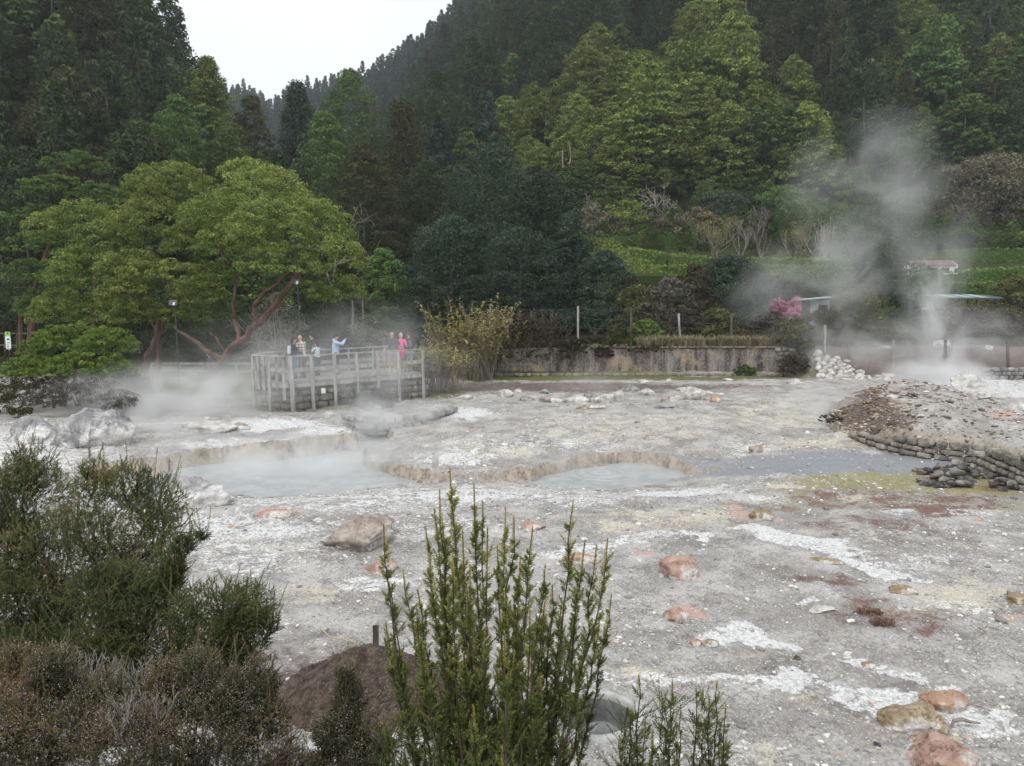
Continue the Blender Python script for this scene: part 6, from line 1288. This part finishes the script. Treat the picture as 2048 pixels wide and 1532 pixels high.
M_bell = NT('white_heath_bells').leafy((.50, .42, .40), .3); M_twig = bark_mat('heath_twigs', (.06, .04, .032), (.15, .11, .09)); M_gtw = bark_mat('dead_grey_twigs', (.20, .185, .17), (.38, .36, .34))

def perp(D):
    r = np.tile(np.array([.31, .12, .94]), (len(D), 1)) + rs.normal(size=D.shape) * .2; a = unit(np.cross(D, r)); return a, np.cross(D, a)
def sprigs(mb, B, D, L, m, nl, nw, c0, c1, sag=.12, ang=.75, tw=None, t0=.06):
    """leafy shoots: needles spiral up each straight-ish shoot; c0/c1 shade at foot and tip"""
    n = len(B); D = unit(D); a, b = perp(D); L = np.broadcast_to(L, (n,)); t = np.linspace(t0, 1, m)[None, :] + rs.uniform(-.01, .01, (n, m)); ph = (np.arange(m) * 2.4)[None] + rs.uniform(0, 6.28, (n, 1))
    bend = a * rs.uniform(-sag, sag, n)[:, None]
    P = B[:, None] + D[:, None] * (L[:, None] * t)[..., None] + bend[:, None] * (L[:, None] * t * t)[..., None]
    an = ang * (1.15 - .7 * t) + rs.uniform(-.15, .15, (n, m)); r = a[:, None] * np.cos(ph)[..., None] + b[:, None] * np.sin(ph)[..., None]
    d = D[:, None] * np.cos(an)[..., None] + r * np.sin(an)[..., None]; s = unit(np.cross(d, rs.normal(size=d.shape)))
    l = (np.asarray(nl) * rs.uniform(.7, 1.2, (n, m)) * (1.05 - .45 * t))[..., None]; w = nw * .5
    V = np.stack([P, P + d * l * .45 + s * w, P + d * l, P + d * l * .45 - s * w], 2).reshape(-1, 3)
    c0 = np.broadcast_to(np.asarray(c0, float), (n,))[:, None]; c1 = np.broadcast_to(np.asarray(c1, float), (n,))[:, None]
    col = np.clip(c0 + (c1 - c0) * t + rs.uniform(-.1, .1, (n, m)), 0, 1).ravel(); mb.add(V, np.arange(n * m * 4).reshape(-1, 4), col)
    if tw is not None:
        e_ = B + D * L[:, None] + bend * L[:, None]; w2 = .0012; V = np.stack([B - a * w2 * 1.6, B + a * w2 * 1.6, e_ + a * w2, e_ - a * w2], 1).reshape(-1, 3); tw.add(V, np.arange(n * 4).reshape(-1, 4))

def tall_heath(label, tips, base_px, depth, mat=N_tall, spread=.12, side=78, extra=14, foot=1650, spike=.27, nl=.023, nw=.0046, lowfill=1.):
    k = mpp(depth); o = at(base_px, foot, depth); o[2] = lz(o[0], o[1]); e = empty('tall_heath', tuple(o), 0, label, 'shrub'); mb, tw = MB(), MB(); T = []
    for (px, py, *dd) in tips: T.append((at(px, py, depth + (dd[0] if dd else rs.uniform(-.25, .35))), 1))
    x0, x1 = min(a[0] for a in tips), max(a[0] for a in tips); ys_ = sorted(a[1] for a in tips)
    for _ in range(extra): T.append((at(rs.uniform(x0 + 60, x1 - 90 if x1 - x0 > 200 else x1), rs.uniform(ys_[len(ys_) // 2], ys_[-1] + 150), depth + rs.uniform(-.35, .5)), 0))
    for tip, main in T:
        b = o + np.array([(tip[0] - o[0]) * .35 + rs.uniform(-spread, spread), (tip[1] - o[1]) * .3 + rs.uniform(-spread, spread), -.05]); tt = np.linspace(0, 1, 12)[:, None]; m_ = b * .5 + tip * .5 + [(tip[0] - b[0]) * .25, 0, -.02]
        Q = b * (1 - tt) ** 2 + 2 * m_ * tt * (1 - tt) + tip * tt ** 2; Q[1:-1] += rs.normal(size=(10, 3)) * .006; tube(tw, Q, np.linspace(.009, .0018, 12), 5)
        seg = unit(Q[-1] - Q[-4]); Ls = spike * rs.uniform(.6, 1.1) if main else spike * .6; sprigs(mb, (Q[-1] - seg * Ls)[None], seg[None], np.array([Ls]), int(Ls / .0022), nl * .95, nw, .45, rs.uniform(.75, 1.), .02, .85)
        n = int(side * np.linalg.norm(tip - b) / 1.2 * (1 if main else 1.2)); u = rs.uniform(.12, .93, n) ** .9; P = np.stack([np.interp(u, tt[:, 0], Q[:, i]) for i in range(3)], 1)
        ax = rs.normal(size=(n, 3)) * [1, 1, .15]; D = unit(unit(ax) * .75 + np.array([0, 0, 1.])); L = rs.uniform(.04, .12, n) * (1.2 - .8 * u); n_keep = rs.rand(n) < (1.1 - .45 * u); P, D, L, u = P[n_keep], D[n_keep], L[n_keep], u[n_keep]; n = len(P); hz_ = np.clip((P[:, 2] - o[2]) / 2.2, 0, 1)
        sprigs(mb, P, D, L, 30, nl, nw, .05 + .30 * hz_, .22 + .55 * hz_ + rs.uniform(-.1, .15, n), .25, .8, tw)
    # fuller leafage towards the foot
    n = int(900 * lowfill); zt = rs.rand(n) ** .8; wd = (x1 - x0) * k * .5; P = np.stack([o[0] - .05 + rs.normal(size=n) * wd * .34, o[1] + rs.normal(size=n) * wd * .35, o[2] + .1 + zt * (at(base_px, ys_[-1], depth)[2] - o[2])], 1)
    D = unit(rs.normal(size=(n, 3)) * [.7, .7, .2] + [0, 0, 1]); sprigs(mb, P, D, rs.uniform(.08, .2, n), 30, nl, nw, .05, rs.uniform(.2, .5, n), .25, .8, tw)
    mb.v = [v - o for v in mb.v]; tw.v = [v - o for v in tw.v]; mb.build('foliage', mat, e); tw.build('stem', M_twig, e); return e

tips = [(899, 936, 0), (948, 968), (879, 980), (966, 1002), (1011, 1015), (1028, 1034), (1146, 1002, 0), (1065, 1056), (767, 1048, 0), (1170, 1082), (1193, 1090), (1216, 1077, 0), (851, 1053), (868, 1018), (906, 1022), (975, 1055), (806, 1140), (783, 1188, .05), (771, 1246, 0),
        (1123, 1208), (1223, 1190), (884, 1040), (925, 1060), (995, 1090), (1040, 1120), (1090, 1130), (1158, 1150), (1105, 1170), (860, 1110), (905, 1110), (940, 1130), (835, 1180), (830, 1250), (1200, 1230, .1), (1010, 1180), (1060, 1220), (885, 1200), (960, 1240), (850, 1320, -.1), (1000, 1300, -.2), (946, 1412, -.55), (1002, 1496, -.5)]
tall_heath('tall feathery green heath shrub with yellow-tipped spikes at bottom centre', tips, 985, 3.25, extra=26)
for lb, tp, bx, dp in (('thin heath sprout with three tips right of the cooking pit', [(1345, 1360), (1330, 1400), (1362, 1420), (1352, 1440)], 1346, 3.7), ('wider heath sprout rightmost along the bottom of the picture', [(1392, 1372), (1434, 1364), (1418, 1396), (1452, 1410), (1400, 1430), (1440, 1450)], 1424, 3.8),
        ('low heath sprout just below the cooking pit', [(1278, 1352), (1262, 1420), (1290, 1440), (1240, 1470), (1306, 1460)], 1275, 3.5), ('little heath sprout between the dark shrub and the tall one', [(800, 1460), (810, 1500), (790, 1510)], 800, 3.6)):
    tall_heath(lb, tp, bx, dp, spread=.03, side=34, extra=3, spike=.09, lowfill=.10, foot=1620)

def heath_bush(label, blobs, depth, mat, ns=4200, slen=.09, nl=.012, nw=.0028, m=24, c=(.0, .6), bells=0, up=.55, tufts=0, twigs=26, cjit=.25):
    """blobs: (px, py, rx, ry, forward)"""
    cs = [(at(a, b, depth + f), np.array([rx, (rx + ry) * .5, ry]) * .90 * mpp(depth + f)) for a, b, rx, ry, f in blobs]; o = cs[0][0].copy(); o[2] = lz(o[0], o[1]); e = empty('heath_bush', tuple(o), 0, label, 'shrub'); mb, tw, bl = MB(), MB(), MB()
    for c0, R in list(cs):
        for _ in range(4): dd = unit(rs.normal(size=3)) * [1, .8, .8]; cs.append((c0 + dd * R * rs.uniform(.6, .95), R * rs.uniform(.3, .55)))
    A = np.array([r[0] * r[2] for _, r in cs]); A = A / A.sum()
    for (c0, R), a in zip(cs, A):
        n = int(ns * a); d = unit(rs.normal(size=(n, 3))); lump = .62 + .72 * fbm(d * 2.1 + c0, 4, 12); k = np.where(rs.rand(n) < .35, rs.uniform(.5, .9, n), rs.uniform(.9, 1.05, n)) * lump
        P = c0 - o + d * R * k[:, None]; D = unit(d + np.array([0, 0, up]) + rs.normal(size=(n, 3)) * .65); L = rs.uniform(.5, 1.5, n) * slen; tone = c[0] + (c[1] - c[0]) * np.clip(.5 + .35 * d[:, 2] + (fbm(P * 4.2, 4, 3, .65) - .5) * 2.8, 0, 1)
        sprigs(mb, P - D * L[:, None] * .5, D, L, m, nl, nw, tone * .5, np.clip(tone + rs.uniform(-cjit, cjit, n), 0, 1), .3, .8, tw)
        for _ in range(int(twigs * a) + 2):
            g = c0 - o + np.array([rs.uniform(-.4, .4) * R[0], rs.uniform(-.3, .3) * R[1], -R[2] * .9]); dd = unit(rs.normal(size=3) * [.8, .8, .2] + [0, 0, 1]); branch(tw, g, dd, R[2] * .9, .010, 2, .5, .3, 4, 3, None, .003)
        if tufts:                                            # longer shoots standing clear of the outline
            q = int(tufts * a) + 1; d = unit(rs.normal(size=(q, 3)) * [1, .6, .3] + [.12, 0, .9]); P = c0 - o + d * R * .95; L = rs.uniform(.10, .24, q); sprigs(mb, P, unit(d + [0, 0, .8]), L, 56, nl * 1.05, nw, .4, rs.uniform(.55, .95, q), .35, .8, tw)
        if bells:
            q = int(bells * a); d = unit(rs.normal(size=(q, 3))); d[:, 2] = np.abs(d[:, 2]); lump = .78 + .44 * fbm(d * 2.3 + c0, 3, 12); cl = c0 - o + d * R * (lump * rs.uniform(.92, 1.06, q))[:, None]; cl = np.repeat(cl, 6, 0) + rs.normal(size=(q * 6, 3)) * [.007, .007, .02]; leaves(bl, cl, rs.normal(size=cl.shape), .0028, .8)
    mb.build('foliage', mat, e); tw.build('stem', M_twig, e)
    if bells: bl.build('blossom', M_bell, e)
    return e
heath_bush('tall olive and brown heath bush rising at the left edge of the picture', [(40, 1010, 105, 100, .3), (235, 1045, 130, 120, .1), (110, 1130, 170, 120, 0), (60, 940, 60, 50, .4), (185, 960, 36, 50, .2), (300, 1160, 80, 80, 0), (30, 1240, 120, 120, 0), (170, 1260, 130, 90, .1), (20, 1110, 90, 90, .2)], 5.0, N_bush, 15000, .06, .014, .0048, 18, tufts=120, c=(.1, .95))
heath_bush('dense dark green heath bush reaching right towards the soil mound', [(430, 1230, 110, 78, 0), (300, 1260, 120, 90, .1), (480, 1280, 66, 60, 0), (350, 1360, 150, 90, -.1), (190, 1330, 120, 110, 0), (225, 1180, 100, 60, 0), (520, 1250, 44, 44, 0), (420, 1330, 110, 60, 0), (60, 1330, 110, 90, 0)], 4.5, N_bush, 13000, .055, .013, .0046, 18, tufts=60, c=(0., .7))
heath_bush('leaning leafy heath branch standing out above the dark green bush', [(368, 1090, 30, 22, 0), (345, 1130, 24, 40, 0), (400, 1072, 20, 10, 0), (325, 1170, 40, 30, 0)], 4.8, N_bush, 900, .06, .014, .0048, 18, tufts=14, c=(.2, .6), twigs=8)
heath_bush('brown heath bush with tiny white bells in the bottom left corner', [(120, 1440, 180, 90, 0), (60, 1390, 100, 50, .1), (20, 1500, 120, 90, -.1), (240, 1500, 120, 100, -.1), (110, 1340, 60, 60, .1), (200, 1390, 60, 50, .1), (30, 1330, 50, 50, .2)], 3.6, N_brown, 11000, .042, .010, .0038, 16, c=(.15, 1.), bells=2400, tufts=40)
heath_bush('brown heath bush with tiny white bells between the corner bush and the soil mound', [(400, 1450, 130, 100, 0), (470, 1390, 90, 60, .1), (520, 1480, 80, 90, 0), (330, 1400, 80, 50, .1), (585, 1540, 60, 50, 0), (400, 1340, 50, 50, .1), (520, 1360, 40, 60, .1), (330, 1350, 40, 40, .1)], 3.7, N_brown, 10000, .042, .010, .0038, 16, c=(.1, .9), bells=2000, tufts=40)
heath_bush('narrow dark heath bush with faded flowers in front of the soil mound', [(700, 1400, 42, 40, .1), (680, 1460, 62, 50, 0), (730, 1500, 60, 60, 0), (660, 1540, 60, 50, 0), (690, 1350, 22, 20, .1)], 3.8, N_brown, 4600, .045, .010, .0038, 16, c=(.0, .65), bells=800, tufts=24)
for (px, py, dp, lb) in ((175, 1330, 4.1, 'grey dead twigs in front of the dark green bush at the left'), (300, 1420, 3.55, 'grey dead twigs between the two brown heath bushes'), (270, 1340, 3.9, 'grey dead twigs above the brown heath bushes')):
    o = at(px, py + 90, dp); mb = MB()
    for _ in range(7): branch(mb, rs.normal(size=3) * .03, unit(rs.normal(size=3) * [.7, .4, .2] + [0, -.2, 1]), .16, .0045, 3, .45, .25, 4, 3, None, .0016)
    ob = mb.build('dead_twigs', M_gtw); ob.location = tuple(o); tag(ob, lb, 'branch')
# ------------------------------------------------------------------ steam and air
def steam_mat(name, dens, nscale, lo, hi, kind, H=1., lean=(0, 0), r0=1., r1=2., fade=.5, col=(.99, .995, 1.), stretch=(1, 1, .5), power=1.5, seed=0.):
    m = bpy.data.materials.new(name); m.use_nodes = True; t = NT.__new__(NT); t.m = m; t.n = m.node_tree.nodes; t.l = m.node_tree.links; t.n.clear(); t.geo = None; t.out = t.n.new('ShaderNodeOutputMaterial')
    P = t.obj(); s = t.n.new('ShaderNodeSeparateXYZ'); t.l.new(P, s.inputs[0])
    mp = t.n.new('ShaderNodeMapping'); t.l.new(P, mp.inputs[0]); mp.inputs['Scale'].default_value = stretch; mp.inputs['Location'].default_value = (seed, seed * .7, 0)
    n = t.noise(nscale, 4, .62, vec=mp.outputs[0], dist=.8)
    if kind == 'column':
        u = t.math('DIVIDE', s.outputs[2], H); cx = t.math('ADD', t.math('MULTIPLY', t.math('MULTIPLY', u, u), lean[0]), t.math('MULTIPLY', t.math('SINE', t.math('MULTIPLY', u, 7.)), r0 * .35)); cy_ = t.math('MULTIPLY', u, lean[1]); dx = t.math('SUBTRACT', s.outputs[0], cx); dy = t.math('SUBTRACT', s.outputs[1], cy_)
        d = t.math('SQRT', t.math('ADD', t.math('MULTIPLY', dx, dx), t.math('MULTIPLY', dy, dy))); r = t.math('ADD', t.math('MULTIPLY', u, r1 - r0), r0); q = t.math('SUBTRACT', 1., t.math('DIVIDE', d, r), clamp=True)
        f = t.math('MULTIPLY', t.math('POWER', q, power), t.math('MULTIPLY', t.step(u, 1., fade), t.step(u, -.02, .05)))
    else:
        ln = t.n.new('ShaderNodeVectorMath'); ln.operation = 'LENGTH'; sc_ = t.n.new('ShaderNodeMapping'); t.l.new(P, sc_.inputs[0]); sc_.inputs['Scale'].default_value = (1 / r0, 1 / r1, 1 / H); t.l.new(sc_.outputs[0], ln.inputs[0]); f = t.math('POWER', t.math('SUBTRACT', 1., ln.outputs['Value'], clamp=True), power)
    d = t.math('MULTIPLY', t.math('MULTIPLY', f, t.step(n, lo, hi)), dens)
    v = t.n.new('ShaderNodeVolumePrincipled'); v.inputs['Color'].default_value = (*col, 1); v.inputs['Anisotropy'].default_value = .25; t.l.new(d, v.inputs['Density']); t.l.new(v.outputs[0], t.out.inputs['Volume']); return m
def steam_column(px, py, d, H, r0, r1, lean, dens, ns=.9, lo=.38, hi=.68, fade=.4, power=1.5, seed=0.):
    o = at(px, py, d); m = steam_mat('steam', dens, ns, lo, hi, 'column', H, lean, r0, r1, fade, power=power, seed=seed); mb = MB(); n = 16; us = np.linspace(0, 1, 8)
    pts = [(u * u * lean[0], u * lean[1], u * H) for u in us]; a = np.linspace(0, 6.2832, n, endpoint=False); V = np.concatenate([np.stack([p[0] + np.cos(a) * (r0 * 1.35 + (r1 - r0) * u), p[1] + np.sin(a) * (r0 * 1.1 + (r1 - r0) * u), np.full(n, p[2])], 1) for p, u in zip(pts, us)])
    i = np.arange(7)[:, None] * n; j = np.arange(n)[None]; k = (j + 1) % n; mb.add(V, np.stack([i + j, i + k, i + n + k, i + n + j], -1).reshape(-1, 4)); mb.add(V, [list(range(n))[::-1]]); mb.add(V, [list(range(7 * n, 8 * n))])
    ob = mb.build('steam', m); ob.location = tuple(o); return tag(ob, None, None, None, 'stuff')
def steam_cloud(px, py, d, rx, rz, dens, ns=.6, ry=None, lo=.36, hi=.7, power=1.2, ryot=0., seed=0.):
    o = at(px, py, d); k = mpp(d); a, c = rx * k, rz * k; b = ry or a * .7; m = steam_mat('steam', dens, ns, lo, hi, 'cloud', c, r0=a, r1=b, power=power, stretch=(1, 1, 1.3), seed=seed); V, F = ico(3); ob = MB().add(V * [a, b, c], F).build('steam', m); ob.location = tuple(o); ob.rotation_euler = (0, ryot, 0); return tag(ob, None, None, None, 'stuff')
STEAM = 1.
steam_column(1872, 775, 40.5, 8.8, 1.1, 2.6, (-.3, .5), 1.7 * STEAM, .8, fade=.35, seed=1.)
steam_column(1868, 600, 41., 9.5, 1.8, 5.5, (-3.6, 1.), .19 * STEAM, .45, .40, .66, fade=.2, seed=3.)
steam_cloud(1878, 755, 40., 130, 46, 2.4, .9, 2.2, .3, .6, seed=2.)
steam_cloud(1640, 560, 45., 220, 120, .34, .35, 3.5, .38, .66, 1., -.5, seed=4.)
steam_cloud(1730, 370, 52., 180, 160, .17, .25, 5., .40, .66, 1., -.6, seed=5.)
steam_cloud(1760, 690, 42., 260, 80, .5, .5, 2.5, .35, .65, seed=6.)
steam_cloud(1960, 680, 42.5, 170, 76, .45, .5, 2.5, .36, .66, seed=7.)
steam_cloud(320, 815, 29.5, 290, 100, 2.6, .6, 2.4, .32, .64, seed=8.)
steam_column(400, 800, 30.5, 2.6, 1.2, 1.4, (.8, .5), .8, .8, fade=.3, seed=9.)
steam_column(738, 868, 27., 2.6, .9, 1.8, (-.2, 1.), 1.9, .8, .36, .66, fade=.2, seed=10.)
steam_column(770, 800, 30., 4.6, .9, 1.6, (1.6, 1.5), .4, .6, .36, .62, fade=.2, seed=11.)
steam_cloud(560, 930, 22.3, 460, 74, 1.7, .7, 2.6, .30, .66, seed=12.)
steam_cloud(1200, 938, 20.8, 240, 40, .6, .8, 1.8, .36, .7, seed=13.)
steam_cloud(1655, 815, 29., 140, 56, 1.3, .7, 1.6, .34, .66, seed=14.)
steam_cloud(1185, 775, 36., 110, 46, .5, .8, 1.6, .34, .66, seed=15.)
steam_cloud(600, 740, 28.8, 420, 130, .32, .4, 2.0, .30, .66, seed=16.)
steam_cloud(1100, 850, 27., 420, 70, .2, .4, 3., .36, .7, seed=17.)

steam_cloud(760, 700, 33., 170, 110, .26, .6, 2.0, .34, .66, 1., .4, seed=18.)
steam_cloud(1930, 790, 33., 170, 40, .45, .6, 2.0, .34, .66, seed=19.)
steam_cloud(470, 770, 33., 240, 76, 1.0, .6, 1.8, .34, .66, 1., -.4, seed=20.)

steam_cloud(770, 835, 26.5, 150, 44, 1.3, .7, 1.6, .34, .64, seed=21.)
steam_cloud(330, 880, 25.5, 300, 60, 1.4, .7, 1.8, .34, .64, seed=22.)

def haze():
    m = bpy.data.materials.new('clear_mountain_air'); m.use_nodes = True; n = m.node_tree.nodes; n.clear(); o = n.new('ShaderNodeOutputMaterial'); v = n.new('ShaderNodeVolumePrincipled'); v.inputs['Color'].default_value = (.86, .92, 1., 1); v.inputs['Density'].default_value = HAZE; v.inputs['Anisotropy'].default_value = .1
    m.node_tree.links.new(v.outputs[0], o.inputs['Volume']); b = MB(); box(b, (0, 550, 190), (2600, 1200, 392)); ob = b.build('haze', m); return tag(ob, None, None, None, 'stuff')
HAZE = .00030
haze()

for L_ in PROTO.values():
    for e in L_:
        if e.name not in USED:
            for ch in kids(e): bpy.data.objects.remove(ch)
            bpy.data.objects.remove(e)
